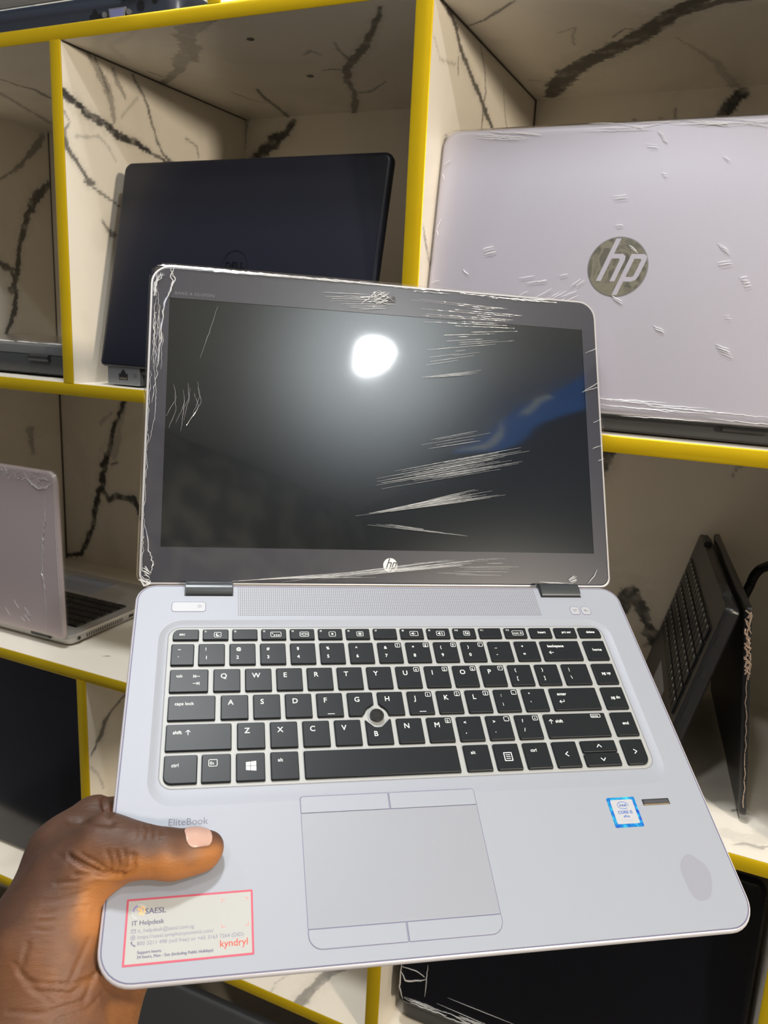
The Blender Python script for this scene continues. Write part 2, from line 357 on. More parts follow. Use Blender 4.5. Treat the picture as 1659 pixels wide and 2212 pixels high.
def slab(name, a, b, faces, res=2.2, parent=None, back=True):
    """a laminate panel from corner a to b; the faces listed get a fine grid that carries the veins"""
    a = np.array(a, float); b = np.array(b, float)
    V = []; Fc = []
    off = 0
    for ax in range(3):
        for side in (0, 1):
            u, v = [(1, 2), (2, 0), (0, 1)][ax]
            fine = ('XYZ'[ax] + '-+'[side]) in faces
            nu = max(1, int((b[u] - a[u]) / res)) if fine else 1; nv = max(1, int((b[v] - a[v]) / res)) if fine else 1
            U, Vv = np.meshgrid(np.linspace(a[u], b[u], nu + 1), np.linspace(a[v], b[v], nv + 1), indexing='ij')
            P = np.zeros((U.size, 3)); P[:, u] = U.ravel(); P[:, v] = Vv.ravel(); P[:, ax] = (a, b)[side][ax]
            I = np.arange(U.size).reshape(U.shape) + off
            q = np.stack([I[:-1, :-1], I[1:, :-1], I[1:, 1:], I[:-1, 1:]], -1).reshape(-1, 4)
            if side == 0: q = q[:, ::-1]
            V.append(P); Fc.append(q); off += U.size
    V = np.concatenate(V); Fc = np.concatenate(Fc)
    val = np.zeros(len(V))
    n1 = vnoise(V, 9, 1) - .5; n2 = vnoise(V, 3.2, 2) - .5; n3 = vnoise(V, 28, 3) - .5; n4 = vnoise(V, 9, 5) - .5; n5 = vnoise(V, 28, 6) - .5
    for ax, pl, pts, wl, st in VEINS:
        sel = np.where(np.abs(V[:, ax] - pl) < .6)[0]
        if len(sel) == 0: continue
        u, v = [(1, 2), (2, 0), (0, 1)][ax]
        Q = V[sel][:, [u, v]].copy(); wm = max(wl)
        Q[:, 0] += n1[sel] * .9 * min(wm, 4) + n3[sel] * 6; Q[:, 1] += n4[sel] * .9 * min(wm, 4) + n5[sel] * 6
        best = np.zeros(len(sel))
        for k in range(len(pts) - 1):
            A = pts[k][[u, v]]; B = pts[k + 1][[u, v]]; d = B - A; L = max(d @ d, 1e-6)
            t = np.clip(((Q - A) @ d) / L, 0, 1); ww = wl[k] + (wl[k + 1] - wl[k]) * t
            ww = ww * .82 * (1 + .8 * n2[sel] + .5 * n4[sel])
            dist = np.hypot(*(Q - A - t[:, None] * d).T)
            s1 = np.clip(1.25 - dist / np.maximum(ww, .3), 0, 1); s1 = np.clip(s1 * 3, 0, 1)
            s2 = .22 * np.clip(1 - dist / (ww * 3.2 + 1), 0, 1)
            best = np.maximum(best, np.maximum(s1, s2))
        streak = 1 - .35 * np.clip(n1[sel] * 2 + n2[sel], 0, 1) * (1 if wm > 5 else .3)
        val[sel] = np.maximum(val[sel], best * st * streak)
    me = bpy.data.meshes.new(name)
    me.from_pydata((V * .001).tolist(), [], Fc.tolist()); me.materials.append(MARBLE)
    at = me.attributes.new('vein', 'FLOAT', 'POINT'); at.data.foreach_set('value', val.astype(np.float32))
    me.update(); o = bpy.data.objects.new(name, me); COL.objects.link(o); o.parent = parent
    return o

shelf = empty('display_shelf', (0, 0, 0), label='white marble-veined display shelving with shiny gold edging, holding rows of laptops', cat='shelf')
def edging(parent, a, b):
    mb = MB(); x0, y0, z0 = a; x1, y1, z1 = b
    long_x = (x1 - x0) > (z1 - z0); n = 60
    rings = []
    rnd = random.Random(int(x0 * 7 + z0 * 3))
    for k in range(n + 1):
        t = k / n; w_ = rnd.uniform(-.25, .25)
        if long_x:
            x = x0 + (x1 - x0) * t
            rings.append([(x, y1, z0), (x, y0 + .8, z0 - .1), (x, y0, z0 + 1), (x, y0 + w_ * .5, (z0 + z1) / 2), (x, y0, z1 - 1), (x, y0 + .8, z1 + .1), (x, y1, z1)])
        else:
            z = z0 + (z1 - z0) * t
            rings.append([(x0, y1, z), (x0 - .1, y0 + .8, z), (x0 + 1, y0, z), ((x0 + x1) / 2, y0 + w_ * .5, z), (x1 - 1, y0, z), (x1 + .1, y0 + .8, z), (x1, y1, z)])
    mb.loft(rings)
    return mb.build('gold_edging', GOLD, parent, smooth=True)
YF = 700.0
def board(z0, z1, faces, x0=-1100, x1=480):
    o = slab('shelf_board', (x0, YF + 1, z0), (x1, BY, z1), faces, parent=shelf)
    edging(o, (x0, YF - .6, z0), (x1, YF + 1, z1)); return o
board(272, 286, ['Z-']); board(-97, -83, []); board(-451, -437, ['Z+']); board(-804, -790, ['Z+'])
def divider(x0, x1, z0, z1, faces):
    o = slab('divider', (x0, YF + 1, z0), (x1, BY, z1), faces, parent=shelf)
    edging(o, (x0, YF - .6, z0), (x1, YF + 1, z1)); return o
divider(-722, -707, -83, 272, ['X+']); divider(-305, -289, -83, 272, ['X+']); divider(113, 129, -83, 272, [])
divider(113, 129, -437, -97, []); divider(-722, -707, -790, -451, ['X+']); divider(-305, -289, -790, -451, []); divider(80, 96, -790, -451, [])  # first one, out of view, added to shade the back of the wide bay
divider(-520, -505, 286, 600, []); divider(-305, -289, -1150, -804, [])
slab('side_panel', (-1100, YF + 1, -1150), (SX, BY, 272), ['X+'], parent=shelf)
slab('back_panel', (-1100, BY, -1150), (480, BY + 10, 700), ['Y-'], parent=shelf, res=2.4)
# dark caulk line in the corners of the wide bay
SEAM = mat('seam', (.10, .08, .06), .8)
for a_, b_ in (((SX, BY - 2, -437), (SX + 2, BY, -97)), ((SX, BY - 1.2, -83), (SX + 1.4, BY, 272)), ((RX, BY - 2, -83), (RX + 1.5, BY, 272)), ((LX, YF + 2, 270.8), (LX + 1.2, BY, 272)), ((RX, YF + 2, 270.8), (RX + 1.2, BY, 272))):
    mb = MB(); mb.box(a_, b_); mb.build('corner_seam', SEAM, shelf)
# ceiling screws of the middle bay
for (u, v) in ((541, 84), (670, 164)):
    p = W2(u, v, Z=272); mb = MB(); mb.cyl((p[0], p[1]), 4.0, 271.2, 272.2, 16); mb.cyl((p[0], p[1]), 1.6, 270.9, 271.4, 6); mb.build('screw_cap', mat('screw', (.22, .2, .18), .4, .6), shelf)

# ------------------------------------------------------------------ the shop around (reflected in the screens)
def struct(name, a, b, m, ):
    mb = MB(); mb.box(a, b); o = mb.build(name, m); o.location = Vector(EYE) * .001; return tag(o, kind='structure')
shelf.location = Vector(EYE) * .001
WALLP = mat('damask_wallpaper', (.30, .27, .20), .7, noise=(9, (.10, .09, .07), .45, .55))
CEIL = mat('ceiling_white', (.72, .74, .72), .6)
struct('ceiling', (-1900, -1320, 1600), (1870, 1060, 1640), CEIL)
struct('floor', (-1900, -2600, -1540), (1870, 1060, -1500), mat('floor_tile', (.10, .095, .09), .4))
struct('wall_back', (-1900, 1055, -1500), (1870, 1095, 1600), mat('wall_paint', (.62, .64, .60), .7))
struct('wall_front', (-700, -1360, -1500), (1870, -1320, 1600), WALLP)
struct('wall_right', (1850, -1320, -1500), (1890, 1060, 1600), mat('dark_wall', (.05, .05, .052), .6))
# blue banner on the right wall, glow added so the screen mirrors it
def refl_hit(u, v, X):
    th = math.radians(35.882); L = RB @ np.array([[1, 0, 0], [0, math.cos(th), -math.sin(th)], [0, math.sin(th), math.cos(th)]])
    o = RB @ np.array([.2, 3.9, -5.0]) + TB; n = L[:, 2]
    d = np.array([(u - CXP) / F_PX, (v - CYP) / F_PX, 1.0]); s = (n @ o) / (n @ d); hit = R.T @ (s * d); r_ = R.T @ (d - 2 * (d @ n) * n)
    return hit + r_ * (X - hit[0]) / r_[0]
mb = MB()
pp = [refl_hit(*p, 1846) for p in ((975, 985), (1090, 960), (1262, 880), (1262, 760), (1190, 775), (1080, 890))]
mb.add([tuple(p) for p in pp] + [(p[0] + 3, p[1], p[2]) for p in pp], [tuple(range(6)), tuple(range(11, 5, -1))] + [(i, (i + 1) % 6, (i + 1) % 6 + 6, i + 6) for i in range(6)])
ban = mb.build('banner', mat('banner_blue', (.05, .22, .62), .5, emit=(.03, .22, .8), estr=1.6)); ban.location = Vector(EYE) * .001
tag(ban, 'blue banner on the side wall, with added glow, mirrored in the dark laptop screen', 'banner')
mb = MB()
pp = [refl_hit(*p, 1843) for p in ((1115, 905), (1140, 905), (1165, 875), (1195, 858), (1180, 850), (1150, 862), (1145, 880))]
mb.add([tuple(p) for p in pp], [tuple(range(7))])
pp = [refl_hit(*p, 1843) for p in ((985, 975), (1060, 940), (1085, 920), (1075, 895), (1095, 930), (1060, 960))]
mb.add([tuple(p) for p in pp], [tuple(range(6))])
o = mb.build('banner_print', mat('banner_pale', (.75, .8, .8), .5, emit=(.7, .8, .8), estr=1.6), ban); o.location = (0, 0, 0)  # pale print also given a glow for its mirror image

for i, (x, y, z, k, r) in enumerate(LAMPS):
    e = empty('ceiling_light', (x, y, z), label=['round ceiling downlight almost above the gold-edged shelf', 'round ceiling downlight mirrored as a white glare spot in the held screen', 'round ceiling downlight over the left end of the shelf', 'round ceiling downlight behind the photographer'][i], cat='ceiling light')
    mb = MB(); aa = [2 * math.pi * q / 40 for q in range(40)]
    mb.loft([[(rr * math.cos(a), rr * math.sin(a), zz) for a in aa] for rr, zz in ((r, 2), (r, -6), (r + 12, -6), (r + 14, 0), (r + 14, 8))], False, False); mb.build('trim_ring', mat('lamp_ring', (.8, .8, .8), .4), e, smooth=True)
    mb = MB(); mb.cyl((0, 0), r, -1, 3, 40); mb.build('diffuser', mat('lamp_glow%d' % 0, (1, 1, 1), .5, emit=(.93, .97, 1), estr=6), e)
    L = bpy.data.lights.new('lamp', 'AREA'); L.shape = 'DISK'; L.size = 2 * r * .001; L.energy = LAMP_POWER * k; L.color = (.95, .98, 1.0)
    lo = bpy.data.objects.new('bulb', L); COL.objects.link(lo); lo.parent = e; lo.location = (0, 0, -.008)

# round light on the side wall, shining across into the shelf bays
e = empty('wall_light', (1790, -690, 480), rot=None, label='round warm wall light across the shop, outside the picture on the right', cat='wall light')
dv = Vector((-500 - 1790, 900 + 690, 50 - 480)).normalized(); e.rotation_euler = dv.to_track_quat('-Z', 'Y').to_euler()
mb = MB(); aa = [2 * math.pi * q / 40 for q in range(40)]
mb.loft([[(rr * math.cos(a), rr * math.sin(a), zz) for a in aa] for rr, zz in ((100, 2), (100, -6), (112, -6), (114, 0), (114, 20))], False, True); mb.build('trim_ring', mat('lamp_ring'), e, smooth=True)
mb = MB(); mb.cyl((0, 0), 100, -1, 3, 40); mb.build('diffuser', mat('lamp_warm', (1, 1, 1), .5, emit=(1, .9, .74), estr=4), e)
L = bpy.data.lights.new('wall_lamp', 'AREA'); L.shape = 'DISK'; L.size = .2; L.energy = 43; L.color = (1, .88, .70)
lo = bpy.data.objects.new('bulb', L); COL.objects.link(lo); lo.parent = e; lo.location = (0, 0, -.008)

# ------------------------------------------------------------------ the laptop held in the hand
LW, LD = 338.0, 237.0
RW = R.T @ RB; TW = R.T @ TB
lap = empty('laptop', TW, RW.tolist(), 'open silver laptop in plastic film held up by the hand in front', 'laptop')
OUT = (0, -LD, LW, 0); OR = (13, 13, 17, 17)
mb = MB()
# deck: outer rim -> well edge, well slope, key panel
WO = (16.2, -153.0, 320.0, -29.6); WR = (15, 15, 15, 15)
WI = (21.6, -142.8, 314.8, -34.3); WIR = (8, 8, 8, 8)
prof = [(0.0, -2.2, 1), (.05, -1.6, 1), (.35, -.75, 1), (.9, -.25, 1), (1.35, -.05, 1), (1.5, -.28, 2), (1.95, -.28, 2), (2.05, 0, 0)]
def ringo(d, z): return inset(*OUT, OR, d, z)
prev = None
for (d, z, m_) in prof:
    rg = ringo(d, z)
    if prev is not None: mb.loft([prev, rg], False, False, m_)
    prev = rg
mb.loft([prev, rrect(*WO, WR, 0), ], False, False, 0)
def mixr(t, z):
    a = rrect(*WO, WR, z); b = rrect(*WI, WIR, z); return [(p[0] + (q[0] - p[0]) * t, p[1] + (q[1] - p[1]) * t, z) for p, q in zip(a, b)]
mb.loft([rrect(*WO, WR, 0), mixr(.08, -.12), mixr(.3, -.55), mixr(.6, -1.05), mixr(.85, -1.3), mixr(1.0, -1.35)], False, False, 0)
mb.loft([rrect(*WI, WIR, -1.35), inset(*WI, WIR, .25, -1.6), inset(*WI, WIR, .6, -1.6), inset(*WI, WIR, .7, -1.4)], False, False, 3)
mb.loft([inset(*WI, WIR, .7, -1.4)], False, True, 4)
# underside
mb.loft([ringo(0, -2.2), ringo(.4, -3.2), ringo(2.6, -4.8), ringo(9, -9.5), ringo(16, -15.5)][::-1], True, False, 1)
deck = mb.build('base', [SILVER, SILVER_RIM, GROOVE, mat('panel_seam', (.25, .25, .28), .5), DECK_IN], lap, smooth=True)

# hinge barrels in black notches
for (x0, x1) in ((30.3, 61.6), (277.2, 308.0)):
    mb = MB(); mb.box((x0, -9.9, -2), (x1, 1.2, .12))
    h = mb.build('hinge', BLACKM, lap)
    mb = MB()
    pr = [(-9.3, .1), (-9.0, 1.6), (-7.2, 3.0), (-4, 3.7), (-.5, 3.2), (2.2, 1.2), (3.2, -2)]
    mb.loft([[(x, y, z) for y, z in pr] for x in (x0 + .8, x1 - .8)], True, True)
    mb.build('hinge_cover', mat('hinge_grey', (.055, .06, .065), .3, .4), h, smooth=True)

# speaker grille: many small holes
m = bpy.data.materials.new('speaker_perforation'); m.use_nodes = True; nt = m.node_tree; b = nt.nodes['Principled BSDF']; b.inputs['Roughness'].default_value = .5; b.inputs['Metallic'].default_value = .12
tc = nt.nodes.new('ShaderNodeTexCoord'); mp = nt.nodes.new('ShaderNodeMapping'); mp.inputs['Scale'].default_value = (1 / .00135,) * 3; vo = nt.nodes.new('ShaderNodeTexVoronoi')
vo.inputs['Randomness'].default_value = 0; vo.inputs['Scale'].default_value = 1; vo.voronoi_dimensions = '2D'
mr = nt.nodes.new('ShaderNodeMapRange'); mr.inputs[1].default_value = .22; mr.inputs[2].default_value = .32
mx = nt.nodes.new('ShaderNodeMix'); mx.data_type = 'RGBA'; mx.inputs[6].default_value = (.09, .09, .11, 1); mx.inputs[7].default_value = (.315, .325, .365, 1)
for a_, b_ in ((tc.outputs['Object'], mp.inputs[0]), (mp.outputs[0], vo.inputs['Vector']), (vo.outputs['Distance'], mr.inputs[0]), (mr.outputs[0], mx.inputs[0]), (mx.outputs[2], b.inputs['Base Color'])): nt.links.new(a_, b_)
mb = MB(); mb.loft([rrect(64.6, -26, 273.2, -2.4, .3, .0), rrect(64.6, -26, 273.2, -2.4, .3, .06)]); mb.build('speaker_grille', m, lap)

def button(name, x0, y0, x1, y1, r, mt=None, h=.25, label=None, seam=.35, rr=None):
    rr = rr or (r,) * 4
    mb = MB(); mb.loft([rrect(x0 - seam, y0 - seam, x1 + seam, y1 + seam, tuple(q + seam for q in rr), .01), rrect(x0 - seam, y0 - seam, x1 + seam, y1 + seam, tuple(q + seam for q in rr), .07)], True, True, 1)
    mb.loft([rrect(x0, y0, x1, y1, rr, .02), rrect(x0, y0, x1, y1, rr, h * .7), inset(x0, y0, x1, y1, rr, .25, h)], True, True, 0)
    o = mb.build(name, [mt or SILVER, GROOVE], lap, smooth=False)
    if label: o['label'] = label
    return o
BTN = mat('button_silver', (.40, .40, .43), .48, .1)
pb = button('power_button', 23, -22.7, 43.9, -15.1, 1.8, BTN)
mb = MB(); disc(mb, 40.2, -18.6, 1.15, .33, 0, 24, .9, 125, 415); line(mb, [(40.2, -18.5), (40.2, -17.1)], .25, .33); mb.build('power_symbol', mat('printed_grey'), pb)
for k, x in enumerate((296.2, 304.6)):
    bb = button('function_button', x, -25.2, x + 6.4, -18.6, 1.8, BTN, label=['wireless button', 'mute button'][k])
    mb = MB(); cx, cy = x + 3.2, -21.9
    if k == 0:
        line(mb, [(cx, cy + .2), (cx, cy - 1.5)], .22, .33); disc(mb, cx, cy + .4, .35, .33)
        for rr in (.9, 1.4):
            disc(mb, cx, cy + .4, rr, .33, 0, 10, rr - .2, -45, 45); disc(mb, cx, cy + .4, rr, .33, 0, 10, rr - .2, 135, 225)
    else:
        mb.add([(cx - 1.4, cy - .4, .33), (cx - .8, cy - .4, .33), (cx, cy - 1.1, .33), (cx, cy + 1.1, .33), (cx - .8, cy + .4, .33), (cx - 1.4, cy + .4, .33)], [tuple(range(6))])
        line(mb, [(cx - 1.5, cy + 1.4), (cx + 1.3, cy - 1.4)], .2, .33); disc(mb, cx + .3, cy, 1.2, .33, 0, 10, 1.0, -45, 45)
    mb.build('symbol', mat('printed_grey'), bb)
# touchpad and its four buttons
PAD = mat('touchpad_silver', (.285, .295, .335), .45, .12, bump=(3000, .1, .0001))
button('touchpad', 97.3, -218.4, 195.6, -160.3, .4, PAD, .16, seam=.3)
button('touchpad_button', 97.3, -159.9, 145.7, -150.9, 0, SILVER, .3, rr=(.3, 1.5, .3, .3), label='upper left touchpad button')
button('touchpad_button', 146.6, -159.9, 195.6, -150.9, 0, SILVER, .3, rr=(1.5, .3, .3, .3), label='upper right touchpad button')
button('touchpad_button', 97.3, -227.8, 145.7, -218.9, 0, SILVER, .3, rr=(.3, .3, 6.5, .3), label='lower left touchpad button')
button('touchpad_button', 146.6, -227.8, 195.6, -218.9, 0, SILVER, .3, rr=(.3, .3, .3, 6.5), label='lower right touchpad button')
# fingerprint reader
mb = MB(); mb.loft([rrect(296.4, -166.0, 313.6, -162.3, .3, .01), rrect(296.4, -166.0, 313.6, -162.3, .3, .10)]); mb.loft([rrect(297, -165.2, 313, -162.9, .2, .1), rrect(297.1, -165.0, 312.9, -163.0, .2, .35)], True, True, 1)
mb.box((296.9, -165.85, .1), (313.1, -165.35, .2), 2); mb.build('fingerprint_reader', [BLACKM, mat('sensor', (.06, .06, .07), .25), mat('brass_strip', (.8, .6, .35), .3, 1)], lap)
# faint round smudge (film residue) near the right corner
mb = MB(); rp = random.Random(4); pts = []
for k in range(48):
    a = 2 * math.pi * k / 48; s = 1 + .05 * math.sin(3 * a + 1) + .03 * math.sin(5 * a)
    c, q = 8.6 * s * math.cos(a), 12.6 * s * math.sin(a); pts.append((312 + c * .97 + q * .10, -208 + q * .99 - c * .1, .03))
mb.add(pts, [tuple(range(48))]); mb.build('smudge', mat('smudge_grey', (.275, .28, .33), .5, .10), lap)
# small lettering
mb = MB(); put_text(mb, 'EliteBook', 28.2, -163.0, 5.2, .04, bold=.0); mb.build('lettering', mat('etched_grey', (.13, .13, .17), .5), lap)

# keys -----------------------------------------------------------------
ZP = -1.4; ZT = .25
def key(x0, y0, x1, y1, legend=None, corner=None, notch=None):
    mb = MB(); r = .7; n = 4
    def outline(d, z):
        rs = [r, r, r, r]
        if corner: 
            for k_, v_ in corner.items(): rs[k_] = v_
        pts = inset(x0, y0, x1, y1, tuple(rs), d, z, n)
        if notch is not None:       # bite the outline where it comes too close to the pointing stick
            cx, cy, q = notch; q += d; dense = []
            for i in range(len(pts)):
                a = pts[i]; b_ = pts[(i + 1) % len(pts)]
                for k_ in range(6): dense.append((a[0] + (b_[0] - a[0]) * k_ / 6, a[1] + (b_[1] - a[1]) * k_ / 6, z))
            out = []
            for p in dense:
                dx, dy = p[0] - cx, p[1] - cy; l = math.hypot(dx, dy)
                if l < q:
                    # push towards the key's middle until on the circle
                    mx_, my_ = (x0 + x1) / 2 - p[0], (y0 + y1) / 2 - p[1]; ml = math.hypot(mx_, my_); mx_ /= ml; my_ /= ml
                    bq = dx * mx_ + dy * my_; cq = l * l - q * q; s_ = -bq + math.sqrt(max(bq * bq - cq, 0)); p = (p[0] + mx_ * s_, p[1] + my_ * s_, z)
                out.append(p)
            pts = out
        return pts
    mb.loft([outline(-.25, ZP), outline(-.15, ZT - .75)], False, False, 1)
    mb.loft([outline(-.15, ZT - .75), outline(.1, ZT - .15), outline(.35, ZT)], False, True, 0)
    o = mb.build('key', [KEY, KEYSIDE], lap, smooth=False)
    if legend:
        lm = MB(); legend(lm, x0, y0, x1, y1); lm.build('legend', LEG, o)
    return o
ZL = ZT + .04
def T(s, size=3.0, dx=3.4, dy=-5.6, small=None, smalls=None, bold=.09):
    """letters measured from the key's upper left corner"""
    def f(mb, x0, y0, x1, y1):
        if s: put_text(mb, s, x0 + dx, y1 + dy, size, ZL, bold=bold)
        if small is not None:
            frame(mb, x1 - 4.2, y1 - 4.1, x1 - .9, y1 - .9, .28, ZL, r=.6); put_text(mb, small, x1 - 3.35, y1 - 3.6, 2.6, ZL)
        if smalls: smalls(mb, x0, y0, x1, y1)
    return f
def two(a, b_, small=None, sa=3.0, sb=3.3):
    def f(mb, x0, y0, x1, y1):
        put_text(mb, a, x0 + 3.8, y1 - 5.2, sa, ZL, bold=.12); put_text(mb, b_, x0 + 3.8, y1 - 11.5, sb, ZL, bold=.12)
        if small is not None:
            frame(mb, x1 - 4.2, y1 - 4.1, x1 - .9, y1 - .9, .28, ZL, r=.6); put_text(mb, small, x1 - 3.35, y1 - 3.6, 2.6, ZL)
    return f
def fkey(n_, icon=None):
    def f(mb, x0, y0, x1, y1):
        put_text(mb, 'f%d' % n_, x0 + .9, y1 - 2.5, 1.9, ZL)
        cx, cy = (x0 + x1) / 2 + 1.2, (y0 + y1) / 2 - .3
        if not icon: return
        wd = {'term': 3.4, 'num': 4.0, 'disp': 2.9}.get(icon, 2.2)
        if icon == 'spk' or icon == 'spk2': wd = 2.8
        frame(mb, cx - wd, cy - 1.9, cx + wd, cy + 1.9, .25, ZL, r=.7)
        if icon == 'moon':
            pts = [(cx + 1.2 * math.cos(a), cy + 1.2 * math.sin(a), ZL) for a in [math.radians(60 + 300 * k / 14) for k in range(15)]]
            inner = [(cx + .55 + .95 * math.cos(a), cy + .35 + .95 * math.sin(a), ZL) for a in [math.radians(345 - 245 * k / 14) for k in range(15)]]
            for k in range(14): mb.add([pts[k], pts[k + 1], inner[13 - k], inner[14 - k]], [(0, 1, 2, 3)])
        elif icon == 'term':
            line(mb, [(cx - 2.5, cy + 1), (cx - 1.8, cy + .6), (cx - 2.5, cy + .2)], .2, ZL)
            for q in (-.9, .6, 2.0): mb.add([(cx + q - .5, cy - 1, ZL), (cx + q + .4, cy - 1, ZL), (cx + q + .4, cy - .2, ZL), (cx + q - .5, cy - .2, ZL)], [(0, 1, 2, 3)])
        elif icon == 'disp':
            frame(mb, cx - 1.3, cy - .9, cx + 1.3, cy + .9, .3, ZL, r=.3); line(mb, [(cx - 2, cy - .8), (cx - 2, cy + .8)], .25, ZL); line(mb, [(cx + 2, cy - .8), (cx + 2, cy + .8)], .25, ZL)
        elif icon in ('sun', 'sun2'):
            q = .8 if icon == 'sun' else 1.4
            for k in range(4):
                a = math.pi * k / 4; line(mb, [(cx - q * math.cos(a), cy - q * math.sin(a)), (cx + q * math.cos(a), cy + q * math.sin(a))], .22, ZL)
        elif icon in ('spk', 'spk2'):
            mb.add([(cx - 1.7, cy - .5, ZL), (cx - 1.1, cy - .5, ZL), (cx - .2, cy - 1.2, ZL), (cx - .2, cy + 1.2, ZL), (cx - 1.1, cy + .5, ZL), (cx - 1.7, cy + .5, ZL)], [tuple(range(6))])
            disc(mb, cx - .3, cy, 1.1, ZL, 0, 8, .9, -40, 40)
            if icon == 'spk2': disc(mb, cx - .3, cy, 1.8, ZL, 0, 8, 1.6, -40, 40)
        elif icon == 'mic':
            mb.add([(cx - 1, cy + .1, ZL), (cx - .2, cy + .1, ZL), (cx - .2, cy + 1.2, ZL), (cx - 1, cy + 1.2, ZL)], [(0, 1, 2, 3)]); disc(mb, cx + .9, cy + .2, .6, ZL, 0, 12, .35); line(mb, [(cx - 1.4, cy - .6), (cx + 1.4, cy - .6)], .3, ZL)
        elif icon == 'num': put_text(mb, 'num lk', cx, cy - .8, 2.4, ZL, align='CENTER')
    return f
def center(s, size=2.9):
    def f(mb, x0, y0, x1, y1): put_text(mb, s, (x0 + x1) / 2 + .4, (y0 + y1) / 2 - .7, size, ZL, align='CENTER', bold=.12)
    return f
FX = [24.9 + 18.12 * k for k in range(16)]; FX[-1] = 296.5
flegs = [T('esc', 2.7, 3.6, -4.8)] + [fkey(n_, ic) for n_, ic in zip(range(1, 13), ('moon', None, 'term', 'disp', 'sun', 'sun2', None, 'spk', 'spk2', 'mic', None, 'num'))] + [center('insert', 2.5), center('prt scr', 2.5), center('delete', 2.5)]
for k, x in enumerate(FX): key(x, -45, x + 15.4, -37, flegs[k], corner={1: 4.0} if k == 0 else ({0: 4.0} if k == 15 else None))
y1, y0 = -48.2, -63.7
key(24.4, y0, 37.8, y1, two('~', '`'))
for k, (a, b_) in enumerate(zip('!@#$%^&*()_+', '1234567890-=')):
    x = 40.7 + 18.74 * k; key(x, y0, x + 15.6, y1, two(a, b_, {6: '7', 7: '8', 8: '9', 9: '/'}.get(k)))
def bks(mb, x0, y0, x1, y1):
    put_text(mb, 'backspace', x0 + 4, y1 - 5.2, 2.9, ZL, bold=.12); line(mb, [(x0 + 4.2, y1 - 9.4), (x0 + 7.2, y1 - 9.4)], .32, ZL); line(mb, [(x0 + 5.5, y1 - 8.3), (x0 + 4.2, y1 - 9.4), (x0 + 5.5, y1 - 10.5)], .32, ZL)
key(265.3, y0, 292.8, y1, bks); key(296.6, y0, 311.8, y1, center('home'))
y1, y0 = -67.0, -82.7
def tabf(mb, x0, y0, x1, y1):
    put_text(mb, 'tab', x0 + 3.6, y1 - 5.6, 2.9, ZL)
    line(mb, [(x0 + 13.6, y1 - 4), (x0 + 13.6, y1 - 6)], .3, ZL); line(mb, [(x0 + 14, y1 - 5), (x0 + 17.2, y1 - 5)], .3, ZL); line(mb, [(x0 + 15, y1 - 4.1), (x0 + 14, y1 - 5), (x0 + 15, y1 - 5.9)], .3, ZL)
    line(mb, [(x0 + 17, y1 - 9), (x0 + 17, y1 - 11)], .3, ZL); line(mb, [(x0 + 13.4, y1 - 10), (x0 + 16.5, y1 - 10)], .3, ZL); line(mb, [(x0 + 15.6, y1 - 9.1), (x0 + 16.5, y1 - 10), (x0 + 15.6, y1 - 10.9)], .3, ZL)
key(24.6, y0, 46.7, y1, tabf)
for k, a in enumerate('QWERTYUIOP'):
    x = 50.0 + 18.74 * k; key(x, y0, x + 15.6, y1, T(a, 4.7, 3.9, -6.6, {6: '4', 7: '5', 8: '6', 9: '*'}.get(k), bold=.12))
key(237.4, y0, 253, y1, two('{', '[')); key(256.1, y0, 271.7, y1, two('}', ']')); key(275.0, y0, 292.8, y1, two('|', '\\')); key(296.7, y0, 311.8, y1, center('pg up'))
y1, y0 = -85.5, -101.5
STK = (146.0, -102.0)
key(24.6, y0, 51.1, y1, T('caps lock', 2.9, 3.5, -6.2))
for k, a in enumerate('ASDFGHJKL'):
    x = 54.5 + 18.74 * k
    def sm(mb, x0, y0, x1, y1): line(mb, [(x0 + 6, y0 + 1.6), (x0 + 10, y0 + 1.6)], .35, ZL)
    key(x, y0, x + 15.6, y1, T(a, 4.7, 3.9, -6.6, {6: '1', 7: '2', 8: '3'}.get(k), smalls=sm if a in 'FJ' else None, bold=.12), notch=(STK[0], STK[1], 7.6) if a in 'GH' else None)
key(223.2, y0, 238.8, y1, two(':', ';', '-')); key(242.0, y0, 257.5, y1, two('"', "'"))
def ent(mb, x0, y0, x1, y1):
    put_text(mb, 'enter', x0 + 4, y1 - 5.4, 2.9, ZL, bold=.12); line(mb, [(x0 + 7.6, y1 - 8.6), (x0 + 7.6, y1 - 10), (x0 + 4.4, y1 - 10)], .32, ZL); line(mb, [(x0 + 5.6, y1 - 9), (x0 + 4.4, y1 - 10), (x0 + 5.6, y1 - 11)], .32, ZL)
key(261.0, y0, 292.8, y1, ent); key(296.8, y0, 311.8, y1, center('pg dn'))
y1, y0 = -104.2, -120.6
def shf(dx, arrow_first, pause=False):
    def f(mb, x0, y0, x1, y1):
        ax = x0 + (3.8 if arrow_first else 12.0)
        put_text(mb, 'shift', x0 + (6.6 if arrow_first else 3.6), y1 - 6.2, 2.9, ZL, bold=.12)
        line(mb, [(ax, y1 - 6.8), (ax, y1 - 3.8)], .35, ZL); line(mb, [(ax - 1.2, y1 - 5), (ax, y1 - 3.8), (ax + 1.2, y1 - 5)], .35, ZL)
        if pause: frame(mb, x1 - 10, y1 - 3.4, x1 - 3.4, y1 - .9, .28, ZL, r=.5); put_text(mb, 'pause', x1 - 9.4, y1 - 2.8, 2.0, ZL)
    return f
key(24.4, y0, 60.4, y1, shf(0, False))
for k, a in enumerate('ZXCVBNM'):
    x = 63.8 + 18.74 * k; key(x, y0, x + 15.5, y1, T(a, 4.7, 3.9, -11.4 if a == 'B' else -6.8, '0' if a == 'M' else None, bold=.12), notch=(STK[0], STK[1], 7.6) if a == 'B' else None)
